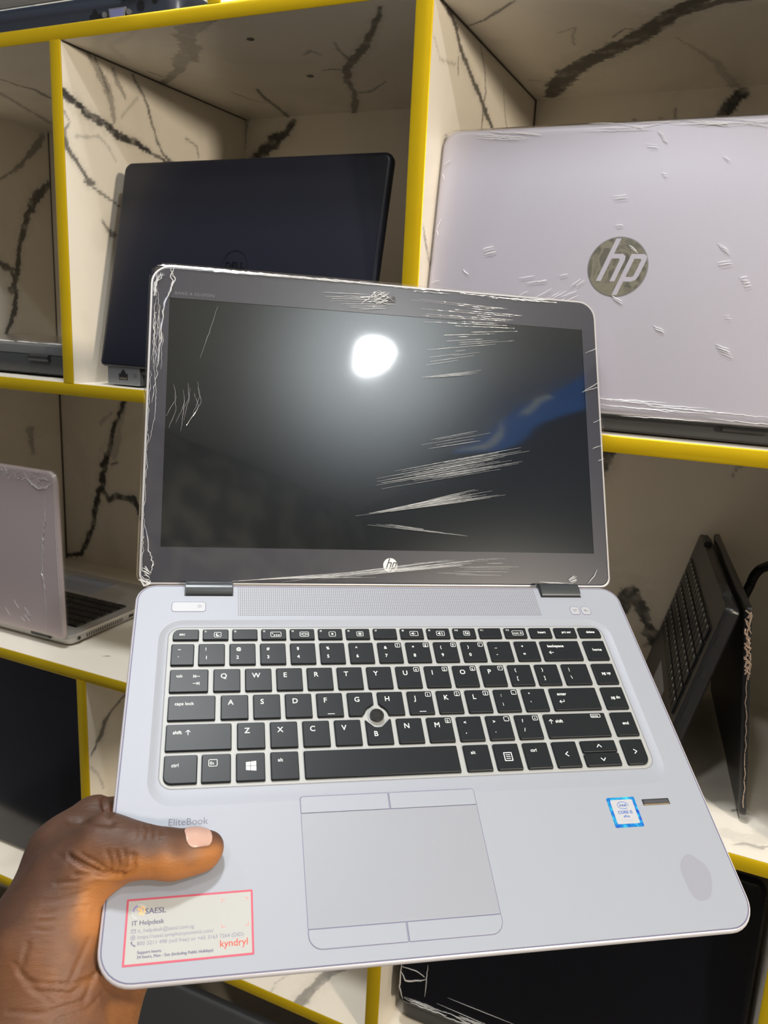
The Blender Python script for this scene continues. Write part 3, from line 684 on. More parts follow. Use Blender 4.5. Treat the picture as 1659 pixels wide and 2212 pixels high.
key(195.0, y0, 210.5, y1, two('<', ',')); key(213.7, y0, 229.2, y1, two('>', '.', '.')); key(232.5, y0, 248.0, y1, two('?', '/', '+'))
key(251.6, y0, 292.8, y1, shf(0, True, True)); key(297.0, y0, 311.8, y1, center('end'))
y1, y0 = -123.4, -140.0
key(24.4, y0, 42.0, y1, T('ctrl', 2.9, 3.8, -7.0), corner={2: 4.2})
def fn(mb, x0, y0, x1, y1): frame(mb, x0 + 3.6, y1 - 7.4, x0 + 8.4, y1 - 3.2, .28, ZL, r=.7); put_text(mb, 'fn', x0 + 4.4, y1 - 6.4, 2.9, ZL)
key(44.5, y0, 60.1, y1, fn)
def win(mb, x0, y0, x1, y1):
    cx, cy = (x0 + x1) / 2, (y0 + y1) / 2 + .3
    for sx, sy in ((0, 0), (1, 0), (0, 1), (1, 1)):
        ax, bx = (cx - 2.6, cx - .2) if sx == 0 else (cx + .1, cx + 3.0); k = .12
        ya, yb = (cy - 2.6, cy - .15) if sy == 0 else (cy + .15, cy + 2.6)
        f = lambda x_, y_: (x_, cy + (y_ - cy) * (1 + k * (x_ - cx) / 3), ZL)
        mb.add([f(ax, ya), f(bx, ya), f(bx, yb), f(ax, yb)], [(0, 1, 2, 3)])
key(63.2, y0, 78.8, y1, win); key(82.2, y0, 97.6, y1, T('alt', 2.9, 3.8, -6.0)); key(101.0, y0, 191.3, y1)
key(195.3, y0, 210.8, y1, T('alt', 2.9, 3.8, -6.0))
def menu(mb, x0, y0, x1, y1):
    cx, cy = (x0 + x1) / 2, (y0 + y1) / 2 - .2; frame(mb, cx - 2.6, cy - 2.8, cx + 2.6, cy + 2.8, .5, ZL, r=.3)
    for q in (-1.2, 0, 1.2): line(mb, [(cx - 1.3, cy + q), (cx + 1.3, cy + q)], .35, ZL)
key(213.9, y0, 229.4, y1, menu); key(232.7, y0, 248.2, y1, T('ctrl', 2.9, 3.8, -6.0))
def chev(dx, dy):
    def f(mb, x0, y0, x1, y1):
        cx, cy = (x0 + x1) / 2, (y0 + y1) / 2; q = 1.25
        line(mb, [(cx - dx * .6 * q + (dy and -q * 1.1), cy - dy * .6 * q + (dx and -q * 1.1)), (cx + dx * .8 * q, cy + dy * .8 * q), (cx - dx * .6 * q + (dy and q * 1.1), cy - dy * .6 * q + (dx and q * 1.1))], .5, ZL)
    return f
key(251.5, y0, 266.9, y1, chev(-1, 0)); key(270.2, -131.0, 292.8, y1, chev(0, 1)); key(270.2, y0, 292.8, -132.0, chev(0, -1)); key(297.0, y0, 311.2, y1, chev(1, 0), corner={3: 4.5})
# pointing stick
mb = MB(); mb.cyl(STK, 5.2, ZP, ZP + .5, 32, 1)
prs = [(3.2, -.9), (3.9, -.3), (4.3, .6), (4.25, 1.2), (3.6, 1.5), (0.05, 1.75)]
mb.loft([[(STK[0] + q * math.cos(2 * math.pi * k / 32), STK[1] + q * math.sin(2 * math.pi * k / 32), z) for k in range(32)] for q, z in prs])
for i in range(-3, 4):
    for j in range(-3, 4):
        dx, dy = i * 1.15 + (j % 2) * .57, j * 1.0
        if math.hypot(dx, dy) < 3.6: mb.cyl((STK[0] + dx, STK[1] + dy), .34, 1.3, 2.05, 6)
mb.build('pointing_stick', [mat('rubber_black', (.012, .012, .012), .7), DECK_IN], lap, smooth=True)

# stickers ---------------------------------------------------------------
RED = mat('sticker_red', (.50, .07, .115), .5)
def local(x0, y0, ang): return Matrix.Translation((x0 * .001, y0 * .001, 0)) @ Matrix.Rotation(ang, 4, 'Z')
SM = local(11.6, -228.2, math.radians(.6))
mb = MB(); mb.loft([rrect(0, 0, 59.6, 29.8, .4, .02), rrect(0, 0, 59.6, 29.8, .4, .10)]); frame(mb, 0, 0, 59.6, 29.8, .95, .12, 1, .4)
st = mb.build('helpdesk_sticker', [mat('sticker_paper', (.40, .40, .39), .5), RED], lap, mat=SM); st['label'] = 'white helpdesk sticker with a red border'
mb = MB(); Z1 = .13
put_text(mb, 'SAESL', 8.6, 22.4, 3.6, Z1, 0, bold=.16, sx=1.05)
put_text(mb, 'IT Helpdesk', 2.9, 17.6, 3.0, Z1, 0, bold=.10)
put_text(mb, 'it_helpdesk@saesl.com.sg', 5.9, 14.3, 2.45, Z1, 0); put_text(mb, 'https://saesl.symphonysummit.com/', 5.9, 11.5, 2.45, Z1, 0); put_text(mb, '800 3211 498 (toll free) or +65 3163 7264 (DID)', 5.9, 8.7, 2.45, Z1, 0)
put_text(mb, 'Support hours:', 6.2, 5.0, 1.8, Z1, 0, bold=.12); put_text(mb, '24 hours, Mon - Sun (including Public Holidays)', 6.2, 3.0, 1.8, Z1, 0, bold=.12)
frame(mb, 2.9, 14.2, 5.1, 15.9, .22, Z1, 0, .2); line(mb, [(3, 15.8), (4, 15), (5, 15.8)], .2, Z1); disc(mb, 4, 12.2, 1.1, Z1, 0, 20, .85); disc(mb, 4, 12.2, .5, Z1, 0, 16, .25)
disc(mb, 5.2, 10.6, 2.2, Z1, 0, 10, 1.6, 190, 260); disc(mb, 3.5, 10.2, .45, Z1); disc(mb, 4.9, 8.6, .45, Z1)
put_text(mb, 'kyndryl', 43.5, 4.6, 4.6, Z1, 1, bold=.05, sx=.98)
# bracket corners that framed the code
for (cx, cy, sx, sy) in ((44.6, 26.2, 1, -1), (57.2, 26.2, -1, -1), (44.6, 13.4, 1, 1), (57.2, 13.4, -1, 1)): line(mb, [(cx + 1.5 * sx, cy), (cx, cy), (cx, cy + 1.5 * sy)], .2, Z1, 1)
# round swirl emblem
disc(mb, 5.6, 24.2, 2.5, Z1, 2, 16, 1.9, 100, 190); disc(mb, 6.6, 24.0, 2.3, Z1, 3, 16, 1.7, -70, 90); disc(mb, 6.0, 23.8, 1.5, Z1, 3, 16, .6, -100, 130); disc(mb, 6.4, 24.1, 2.9, Z1, 4, 16, 2.6, 20, 110); disc(mb, 5.6, 23.6, 3.0, Z1, 4, 16, 2.75, 170, 260)
mb.build('print', [mat('sticker_ink'), mat('print_orange', (.86, .16, .10), .5), mat('print_violet', (.22, .17, .5), .5), mat('print_amber', (.9, .5, .2), .5), mat('print_pale', (.55, .6, .6), .5)], st)
# processor badge
m = bpy.data.materials.new('holographic_blue'); m.use_nodes = True; nt = m.node_tree; b = nt.nodes['Principled BSDF']; b.inputs['Roughness'].default_value = .3; b.inputs['Metallic'].default_value = .4
tc = nt.nodes.new('ShaderNodeTexCoord'); n = nt.nodes.new('ShaderNodeTexNoise'); n.inputs['Scale'].default_value = 260; cr = nt.nodes.new('ShaderNodeValToRGB')
cr.color_ramp.elements[0].position = .35; cr.color_ramp.elements[0].color = (.01, .06, .55, 1); cr.color_ramp.elements[1].position = .72; cr.color_ramp.elements[1].color = (.05, .7, .85, 1)
e_ = cr.color_ramp.elements.new(.5); e_.color = (.01, .25, .65, 1)
nt.links.new(tc.outputs['Object'], n.inputs['Vector']); nt.links.new(n.outputs['Fac'], cr.inputs[0]); nt.links.new(cr.outputs[0], b.inputs['Base Color'])
mb = MB(); mb.loft([rrect(0, 0, 17.8, 17.8, .9, .02), rrect(0, 0, 17.8, 17.8, .9, .12)]); mb.loft([rrect(1.9, 2.0, 15.9, 16.3, 1.0, .12), rrect(1.9, 2.0, 15.9, 16.3, 1.0, .2)], True, True, 1)
bd = mb.build('processor_sticker', [m, mat('badge_white', (.42, .42, .45), .45)], lap, mat=local(274.4, -178.2, 0)); bd['label'] = 'blue edged processor badge'
mb = MB(); c = (8.9, 12.9)
aa = [math.radians(q) for q in range(-20, 325, 15)]
mb.loft([[(c[0] + 3.6 * math.cos(a), c[1] + 2.3 * math.sin(a), .23) for a in aa], [(c[0] + 3.3 * math.cos(a), c[1] + 1.95 * math.sin(a), .23) for a in aa]], False, False, 0, False)
put_text(mb, 'intel', c[0], c[1] - .75, 2.7, .23, 0, 'CENTER', bold=.08); put_text(mb, 'CORE i5', 8.9, 7.9, 2.5, .23, 0, 'CENTER', bold=.12); put_text(mb, 'vPro', 8.9, 5.6, 2.0, .23, 0, 'CENTER', bold=.12); put_text(mb, '7th Gen', 8.9, 3.3, 2.0, .23, 1, 'CENTER')
mb.build('print', [mat('intel_blue', (.05, .16, .50), .5), mat('badge_grey', (.35, .38, .5), .5)], bd)

# lid ---------------------------------------------------------------------
LM = Matrix.Translation((.0002, .0039, -.005)) @ Matrix.Rotation(math.radians(35.882), 4, 'X')
LH = 225.6; LR = (14, 14, 7, 7)
mb = MB(); L_ = (0, 0, LW, LH)
mb.loft([inset(*L_, LR, 6, -5.4), inset(*L_, LR, 2, -5.0), inset(*L_, LR, .4, -3.5), inset(*L_, LR, 0, -1.5), inset(*L_, LR, .2, -.2), inset(*L_, LR, .7, .1), inset(*L_, LR, 1.3, .1), inset(*L_, LR, 1.5, -.2)])
lid = mb.build('lid', [mat('lid_silver', (.62, .60, .62), .35, .5)], lap, smooth=True, mat=LM)
mb = MB(); DS = (13.3, 25.2, 325.6, 201.4)
bz = (1.7, 1.5, LW - 1.7, LH - 1.7)
mb.loft([rrect(*bz, (12.5, 12.5, 6, 6), -.3), rrect(*bz, (12.5, 12.5, 6, 6), .12), inset(*bz, (12.5, 12.5, 6, 6), .7, .3)], True, False, 0)
A = inset(*bz, (12.5, 12.5, 6, 6), .7, .3); B = rrect(*DS, .3, .3)
mb.loft([A, B], False, False, 0); mb.loft([B, rrect(*DS, .3, -.15)], False, False, 1)
mb.build('bezel', [BEZEL, BLACKM], lid, smooth=False)
mb = MB(); mb.loft([rrect(*DS, .3, -.28), rrect(*DS, .3, -.12)]); mb.build('screen', SCREEN, lid)
mb = MB(); disc(mb, 169.9, 14.6, 5.1, .36, 0); hp_letters(mb, 169.9, 14.6, 5.1, .40, 1); mb.build('logo', [mat('logo_white', (.72, .72, .72), .4), mat('logo_dark', (.03, .03, .03), .4)], lid)
mb = MB(); put_text(mb, 'BANG & OLUFSEN', 16.7, 204.2, 3.0, .36, spacing=1.15); mb.build('lettering', mat('bezel_print', (.13, .13, .14), .5), lid)
mb = MB(); mb.loft([rrect(164, 210.5, 176, 216, 1, .31), rrect(164, 210.5, 176, 216, 1, .36)]); mb.cyl((170, 213.2), 1.5, .36, .5, 20, 1); mb.build('webcam', [BLACKM, mat('lens', (.02, .02, .03), .1)], lid)

# plastic film wrapped round the lid
rnd = random.Random(7)
mb = MB(); nx, ny = 200, 140
def film_z(x, y):
    z = 1.1 + .09 * math.sin(x * .03 + y * .05) * math.sin(y * .041)
    # pulled band crossing the right half of the screen, fanning out of the top edge and the hinge
    return z
V = []; Fq = []
for i in range(nx + 1):
    for j in range(ny + 1):
        x = -1.2 + (LW + 2.4) * i / nx; y = -1 + (LH + 2.0) * j / ny; V.append((x, y, film_z(x, y)))
for i in range(nx):
    for j in range(ny):
        a = i * (ny + 1) + j; x, y = V[a][0], V[a][1]
        qx, qy = max(12 - x, x - (LW - 14), 0), (max(y - (LH - 13), 0) if y > LH / 2 else max(6 - y, 0))
        if math.hypot(qx, qy) > (13.8 if y > LH / 2 else 12): continue
        Fq.append((a, a + ny + 1, a + ny + 2, a + 1))
mb.add(V, Fq, 0)
# band around the edges to the back
E_ = [inset(*L_, LR, -1.3, 1.0), inset(*L_, LR, -1.5, -2), inset(*L_, LR, -.9, -5.8)]
mb.loft(E_, False, False, 0)
def crease(pts, r, z=1.3, wob=.25):
    P_ = []; n_ = max(3, int(sum(math.dist(a, b_) for a, b_ in zip(pts[:-1], pts[1:])) / 2.2))
    for k in range(n_ + 1):
        t = k / n_ * (len(pts) - 1); i = min(int(t), len(pts) - 2); q = t - i
        P_.append((pts[i][0] + (pts[i + 1][0] - pts[i][0]) * q + rnd.uniform(-wob, wob), pts[i][1] + (pts[i + 1][1] - pts[i][1]) * q + rnd.uniform(-wob, wob), z + rnd.uniform(-.1, .2)))
    rr = [max(.05, r * math.sin(math.pi * min(1, (k + .6) / (n_ + 1.2))) ** .6 * rnd.uniform(.6, 1.2)) for k in range(n_ + 1)]
    mb.tube(P_, rr, 5, m=1)
def lidpt(u, v):
    th = math.radians(35.882); L = RB @ np.array([[1, 0, 0], [0, math.cos(th), -math.sin(th)], [0, math.sin(th), math.cos(th)]])
    o_ = RB @ np.array([.2, 3.9, -5.0]) + TB; n = L[:, 2]; d = np.array([(u - CXP) / F_PX, (v - CYP) / F_PX, 1.0])
    s = (n @ o_) / (n @ d); p = L.T @ (s * d - o_); return (p[0], p[1])
def cr(px, r=.28, **k): crease([lidpt(*p) for p in px], r, **k)
def fan(a0, a1, b0, b1, n_, r=.2, jit=.3, cut=(0, .45)):
    """n lines running from segment a0-a1 to segment b0-b1, each with its own length"""
    for k in range(n_):
        t = (k + rnd.uniform(-jit, jit)) / max(1, n_ - 1)
        p = (a0[0] + (a1[0] - a0[0]) * t, a0[1] + (a1[1] - a0[1]) * t); q = (b0[0] + (b1[0] - b0[0]) * t, b0[1] + (b1[1] - b0[1]) * t)
        s0 = rnd.uniform(*cut); s1 = 1 - rnd.uniform(*cut) * .8
        A_ = (p[0] + (q[0] - p[0]) * s0, p[1] + (q[1] - p[1]) * s0); B_ = (p[0] + (q[0] - p[0]) * s1, p[1] + (q[1] - p[1]) * s1)
        cr([A_, B_], r * rnd.uniform(.5, 1.3), wob=.06)
fan((800, 1060), (815, 1025), (1165, 1000), (1135, 965), 16, .16); fan((745, 1118), (820, 1105), (1105, 1072), (1060, 1050), 14, .15)
fan((770, 1132), (800, 1128), (1020, 1160), (960, 1150), 5, .1); fan((885, 975), (905, 955), (1080, 945), (1060, 925), 5, .12)
fan((690, 632), (735, 672), (850, 640), (850, 668), 9, .18); fan((870, 700), (850, 640), (1165, 712), (1130, 672), 11, .07, cut=(.05, .6))
fan((860, 800), (870, 720), (1080, 765), (1150, 715), 12, .07, cut=(.05, .6)); fan((880, 820), (915, 815), (1060, 806), (1050, 800), 4, .14)
fan((560, 1262), (640, 1258), (985, 1208), (1145, 1208), 12, .16, cut=(0, .5)); fan((430, 1262), (560, 1250), (800, 1232), (820, 1248), 9, .16)
fan((860, 1215), (900, 1240), (1150, 1205), (1140, 1245), 9, .14, cut=(.1, .7)); fan((1120, 1255), (1150, 1262), (1255, 1262), (1240, 1266), 6, .25)
fan((1222, 1255), (1228, 1262), (1243, 1240), (1248, 1254), 6, .3)
# crumpled edge bunches
for k in range(7): cr([(350 + rnd.uniform(-12, 8), 585 + rnd.uniform(0, 10)), (337 + rnd.uniform(-4, 4), 612), (334 + rnd.uniform(-3, 4), 640)], .35, wob=.8)
cr([(376, 578), (372, 592), (378, 604), (370, 628), (356, 650), (350, 700), (347, 750), (340, 792)], .65, wob=.7); cr([(372, 580), (368, 600), (374, 612), (362, 640)], .5, wob=.8)
for k in range(9):
    y_ = rnd.uniform(620, 700); x_ = rnd.uniform(332, 348); cr([(x_, y_), (x_ + rnd.uniform(-6, 6), y_ + 50), (x_ + rnd.uniform(-8, 4), y_ + 110)], .22, wob=.6)
cr([(341, 655), (345, 700), (344, 740), (333, 800)], .2); cr([(331, 780), (338, 850), (334, 905), (322, 960)], .22, wob=.3); cr([(340, 800), (335, 830), (330, 870)], .35, wob=.7)
for k in range(7):
    y_ = 800 + k * 60; cr([(323 - k * 2.5 + rnd.uniform(-3, 4), y_), (325 - k * 2.5, y_ + 30), (321 - k * 2.6, y_ + 75)], .22, wob=.6)
cr([(312, 1130), (322, 1190), (330, 1215), (326, 1240)], .45, wob=.5)
for k in range(9): cr([(304 + rnd.uniform(0, 12), 1222 + k * 4), (316 + rnd.uniform(0, 10), 1234 + k * 3)], .4, wob=.6)
for k in range(6): cr([(300 + rnd.uniform(0, 4), 1252), (312, 1258 + rnd.uniform(-3, 8)), (326, 1262 + rnd.uniform(-4, 2))], .4, wob=.6)
for k in range(30):
    a = 330 + rnd.uniform(0, 420); q = a + rnd.uniform(60, 200); f_ = lambda x_: 571 + (x_ - 330) * .0905
    cr([(a, f_(a) + rnd.uniform(-1, 5)), (q, f_(q) + rnd.uniform(-1, 4))], .3, wob=.35)
for k in range(5):
    a = 700 + rnd.uniform(0, 420); q = a + rnd.uniform(50, 140); f_ = lambda x_: 571 + (x_ - 330) * .0905
    cr([(a, f_(a) + rnd.uniform(1, 12)), (q, f_(q) + rnd.uniform(1, 8))], .22, wob=.3)
for k in range(14): cr([(790 + rnd.uniform(-12, 25), 632 + rnd.uniform(-8, 28)), (815 + rnd.uniform(-12, 40), 640 + rnd.uniform(-10, 22))], .3, wob=.6)
for p in (((1262, 764), (1278, 758), (1288, 752)), ((1255, 848), (1275, 842), (1291, 838)), ((1262, 845), (1292, 826)), ((1280, 914), (1298, 906)), ((1278, 970), (1300, 962)), ((1290, 996), (1302, 992)), ((1268, 1262), (1282, 1245), (1288, 1230))): cr(p, .28)
for k in range(9):     # soft smears on the left of the screen
    y_ = 820 + rnd.uniform(0, 60); x_ = 375 + rnd.uniform(0, 55); cr([(x_, y_), (x_ + rnd.uniform(-6, 10), y_ + 30), (x_ - rnd.uniform(5, 18), y_ + 70)], .10, wob=.3)
cr([(470, 665), (452, 720), (432, 775)], .10)
FILM = film('clear_film', .045, .005, .002, (18, .05, .0006, (.3, 3.0, 1)))
CREASE_GLINT = film('crease_glint', .12, .22, .42, (200, .2, .0003, (1, 1, 1)))  # white in the crease colour stands for glints along the folds
pw = mb.build('plastic_wrap', [FILM, CREASE_GLINT], lid, smooth=True)

# ------------------------------------------------------------------ the hand
def surface_nets(Fv, org, h):
    nx_, ny_, nz_ = Fv.shape; ins = Fv < 0
    acc = np.zeros((nx_, ny_, nz_, 3)); cnt = np.zeros((nx_, ny_, nz_)); edges = []
    for ax in range(3):
        sl0 = [slice(None)] * 3; sl1 = [slice(None)] * 3; sl0[ax] = slice(0, -1); sl1[ax] = slice(1, None)
        a = Fv[tuple(sl0)]; b_ = Fv[tuple(sl1)]; cr_ = (a < 0) != (b_ < 0)
        I = np.argwhere(cr_); t = a[cr_] / (a[cr_] - b_[cr_]); P_ = I.astype(float); P_[:, ax] += t
        o1, o2 = [q for q in range(3) if q != ax]
        for d1 in (0, 1):
            for d2 in (0, 1):
                J = I.copy(); J[:, o1] -= d1; J[:, o2] -= d2
                ok = (J >= 0).all(1); np.add.at(acc, tuple(J[ok].T), P_[ok]); np.add.at(cnt, tuple(J[ok].T), 1)
        edges.append((ax, o1, o2, I, a[cr_] < 0))
    vid = -np.ones((nx_, ny_, nz_), int); C_ = np.argwhere(cnt > 0); vid[tuple(C_.T)] = np.arange(len(C_))
    V_ = acc[tuple(C_.T)] / cnt[tuple(C_.T)][:, None] * h + org
    faces = []
    for ax, o1, o2, I, neg in edges:
        ok = (I[:, o1] > 0) & (I[:, o2] > 0); I = I[ok]; neg = neg[ok]
        q = []
        for d1, d2 in ((0, 0), (1, 0), (1, 1), (0, 1)):
            J = I.copy(); J[:, o1] -= d1; J[:, o2] -= d2; q.append(vid[tuple(J.T)])
        q = np.stack(q, 1); flip = neg if ax != 1 else ~neg
        q[flip] = q[flip][:, ::-1]; faces.append(q[:, ::-1])
    return V_, np.concatenate(faces)

def smin(a, b_, k):
    h_ = np.clip(.5 + .5 * (b_ - a) / k, 0, 1); return b_ + (a - b_) * h_ - k * h_ * (1 - h_)
def smax(a, b_, k): return -smin(-a, -b_, k)

def build_hand():
    h = 1.25; lo = np.array([-125., -330., -110.]); hi = np.array([100., -95., 42.])
    ax = [np.arange(lo[i], hi[i], h) for i in range(3)]; G = np.stack(np.meshgrid(*ax, indexing='ij'), -1); shp = G.shape[:3]; Pt = G.reshape(-1, 3).astype(np.float32)
    def cap(a, b_, ra, rb):
        a = np.array(a, np.float32); b_ = np.array(b_, np.float32); d = b_ - a; t = np.clip(((Pt - a) @ d) / (d @ d), 0, 1)
        return np.linalg.norm(Pt - a - t[:, None] * d, axis=1) - (ra + (rb - ra) * t)
    q = PB
    # thumb: tip, nail, joint, knuckle
    T0, T1, T2, T3, T4 = q(450, 1829, 8.0), q(420, 1834, 9.0), q(352, 1843, 11.6), q(292, 1838, 12.3), q(228, 1836, 6)
    Fh = cap(T0, T1, 7.8, 9.6)
    Fh = smin(Fh, cap(T1, T2, 9.6, 11.2), 3); Fh = smin(Fh, cap(q(440, 1850, 7), q(380, 1862, 9), 7.0, 8.5), 4)      # pulp of the thumb
    Fh = smin(Fh, cap(T2, T3, 11.2, 11.7), 4); Fh = smin(Fh, cap(T3, T4, 11.8, 15), 6)
    MC = q(160, 1905, -8); CM = q(105, 2035, -22)
    Fh = smin(Fh, cap(T4, MC, 15, 20), 10); Fh = smin(Fh, cap(MC, CM, 20, 26), 12)
    # back of the hand, index side
    K1 = q(205, 1768, -20)
    Fh = smin(Fh, cap(K1, q(150, 1850, -22), 12, 19), 9); Fh = smin(Fh, cap(q(150, 1850, -22), q(100, 2000, -35), 19, 24), 12)
    # thenar / palm seen between thumb and laptop edge
    Fh = smin(Fh, cap(q(208, 1930, -17), q(160, 2060, -24), 11, 19), 12)
    # wrist and forearm
    WR_ = q(105, 2170, -38)
    Fh = smin(Fh, cap(CM, WR_, 27, 29), 14); Fh = smin(Fh, cap(WR_, q(60, 2400, -40), 30, 31), 14)
    Fh = smin(Fh, cap(q(185, 2110, -40), q(135, 2290, -48), 21, 26), 14); Fh = smin(Fh, cap(q(135, 2290, -48), q(110, 2420, -50), 26, 27), 14)
    # heel of the palm under the laptop corner
    Fh = smin(Fh, cap(q(262, 2105, -42), q(205, 2190, -48), 14, 19), 12)
    # palm under the base
    Pm = [(-22, -150, -34), (8, -165, -36), (12, -195, -36)]
    Fh = smin(Fh, cap((-12, -150, -34), (-5, -215, -42), 14, 18), 12); Fh = smin(Fh, cap((4, -160, -34), (8, -205, -38), 12, 15), 10)
    # four fingers, pads against the underside
    fing = [((-2, -143, -29), (30, -133, -29), (52, -130, -26), (68, -129, -24), 10.2, 8.0),
            ((2, -162, -33), (38, -155, -30), (63, -152, -26), (80, -151, -24), 10.4, 8.2),
            ((4, -182, -34), (37, -178, -30), (60, -176, -26), (77, -175, -24), 9.8, 7.8),
            ((6, -202, -35), (32, -200, -30), (49, -198, -26), (62, -197, -23.5), 9.0, 7.0)]
    FF = None
    for a, b_, c, d, r0, r1 in fing:
        g = smin(smin(cap(a, b_, r0 + .6, r0), cap(b_, c, r0, (r0 + r1) / 2), 2), cap(c, d, (r0 + r1) / 2, r1), 2)
        FF = g if FF is None else np.minimum(FF, g)
    # join fingers with the palm only near their roots
    Fh = smin(Fh, FF, 3.0)
    # subtract the laptop body
    d = np.maximum(np.maximum(-Pt[:, 0] - .0, Pt[:, 1] - 5), np.maximum(Pt[:, 2] - 0.0, -15.7 - Pt[:, 2]))
    edge = np.maximum(0, 0)
    taper = np.maximum(-Pt[:, 0] + np.clip(-Pt[:, 2] - 4, 0, 12) * .8, np.maximum(Pt[:, 2], -15.7 - Pt[:, 2]))
    taper = np.maximum(taper, -237 - Pt[:, 1] + np.clip(-Pt[:, 2] - 4, 0, 12) * .8)
    Fh = np.maximum(Fh, -(taper - .15))
    V_, Fc = surface_nets(Fh.reshape(shp), lo, h)
    # light smoothing
    e0 = np.concatenate([Fc[:, [0, 1]], Fc[:, [1, 2]], Fc[:, [2, 3]], Fc[:, [3, 0]]]); e = np.concatenate([e0, e0[:, ::-1]])
    deg = np.bincount(e[:, 0], minlength=len(V_))[:, None]
    def smooth(A_, n_, lam=.5):
        for _ in range(n_):
            S = np.zeros_like(A_); np.add.at(S, e[:, 0], A_[e[:, 1]]); A_ = A_ + lam * (S / deg - A_)
        return A_
    V_ = smooth(V_, 3)
    def normals(V_):
        n_ = np.cross(V_[Fc[:, 2]] - V_[Fc[:, 0]], V_[Fc[:, 3]] - V_[Fc[:, 1]]); N = np.zeros_like(V_)
        for k in range(4): np.add.at(N, Fc[:, k], n_)
        return N / (np.linalg.norm(N, axis=1)[:, None] + 1e-9)
    N = normals(V_)
    cen = V_.mean(0)
    # creases of the skin (polylines given where they run on the skin)
    Cc = V_ @ RB.T + TB; px = np.stack([Cc[:, 0] / Cc[:, 2] * F_PX + CXP, Cc[:, 1] / Cc[:, 2] * F_PX + CYP], 1)
    front = (np.einsum('ij,ij->i', N @ RB.T, Cc) < 0)
    crs = [([(150, 1850), (185, 1872), (215, 1885), (262, 1890)], 5, 2.6), ([(262, 1892), (285, 1884), (290, 1866), (286, 1845)], 4, 1.5),
           ([(160, 1892), (200, 1888), (250, 1892)], 4, 1.2), ([(120, 1910), (165, 1905), (205, 1892)], 4, .8), ([(175, 1845), (205, 1862), (240, 1880)], 3, 1.0),
           ([(268, 1838), (272, 1860), (262, 1882)], 4, .9), ([(248, 1840), (256, 1862), (252, 1880)], 4, .9), ([(228, 1838), (238, 1858), (240, 1878)], 4, .7), ([(150, 1868), (135, 1852), (120, 1845)], 4, .5),
           ([(318, 1778), (322, 1792), (318, 1808)], 3, .8), ([(330, 1776), (336, 1790), (334, 1812)], 3, .9), ([(342, 1778), (350, 1792), (346, 1810)], 3, .8), ([(300, 1778), (304, 1795), (300, 1812)], 3, .6), ([(354, 1786), (358, 1798)], 3, .6),
           ([(295, 1880), (292, 1860), (298, 1846)], 3, .5), ([(326, 1892), (330, 1875)], 3, .4),
           ([(225, 1725), (228, 1745), (236, 1762)], 5, 2.0), ([(150, 1772), (195, 1775), (238, 1778)], 7, 1.6),
           ([(90, 1975), (150, 1962), (190, 1958)], 3, .5), ([(85, 1990), (140, 1985), (185, 1972)], 3, .45), ([(95, 1950), (150, 1938), (190, 1925)], 3, .45), ([(75, 2010), (120, 2008), (160, 2004)], 3, .4),
           ([(60, 2040), (40, 2100), (80, 2140), (150, 2150), (205, 2110)], 6, .8), ([(200, 2110), (150, 2130), (60, 2120)], 4, .7), ([(30, 2080), (55, 2130), (110, 2165)], 4, .6), ([(215, 2090), (180, 2160), (100, 2190), (20, 2185)], 5, .7), ([(235, 2130), (190, 2180), (120, 2205)], 4, .6),
           ([(150, 2120), (175, 2070), (190, 2030)], 5, .5)]
    disp = np.zeros(len(V_))
    n1 = vnoise(V_, 6, 11) - .5; n2 = vnoise(V_, 6, 12) - .5
    pj = px + np.stack([n1, n2], 1) * 6
    for pts, wd, dp in crs:
        best = np.full(len(V_), 1e9)
        for a, b_ in zip(pts[:-1], pts[1:]):
            a = np.array(a, float); d_ = np.array(b_, float) - a; t = np.clip(((pj - a) @ d_) / (d_ @ d_), 0, 1); best = np.minimum(best, np.linalg.norm(pj - a - t[:, None] * d_, axis=1))
        g = np.exp(-(best / wd) ** 2) * dp; g -= .12 * dp * np.exp(-((best - 2.1 * wd) / wd) ** 2)
        disp += np.where(front, g, 0)
    V_ = V_ - N * disp[:, None]
    # skin tone: darker back of the hand, warm lighter palm side
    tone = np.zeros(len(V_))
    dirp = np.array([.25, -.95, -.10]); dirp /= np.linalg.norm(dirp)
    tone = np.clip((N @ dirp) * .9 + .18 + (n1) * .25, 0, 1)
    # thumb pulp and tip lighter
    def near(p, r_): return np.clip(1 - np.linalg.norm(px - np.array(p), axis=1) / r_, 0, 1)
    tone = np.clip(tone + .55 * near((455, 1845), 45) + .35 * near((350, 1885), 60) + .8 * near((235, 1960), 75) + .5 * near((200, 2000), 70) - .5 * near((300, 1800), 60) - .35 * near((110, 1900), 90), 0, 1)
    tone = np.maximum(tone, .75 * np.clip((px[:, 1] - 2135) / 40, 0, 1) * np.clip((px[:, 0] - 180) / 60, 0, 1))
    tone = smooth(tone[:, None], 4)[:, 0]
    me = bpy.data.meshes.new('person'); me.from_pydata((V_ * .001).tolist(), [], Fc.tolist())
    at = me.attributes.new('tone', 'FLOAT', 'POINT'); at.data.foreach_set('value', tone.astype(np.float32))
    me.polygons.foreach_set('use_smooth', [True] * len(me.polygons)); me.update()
    return me, (T0, T1, T2)
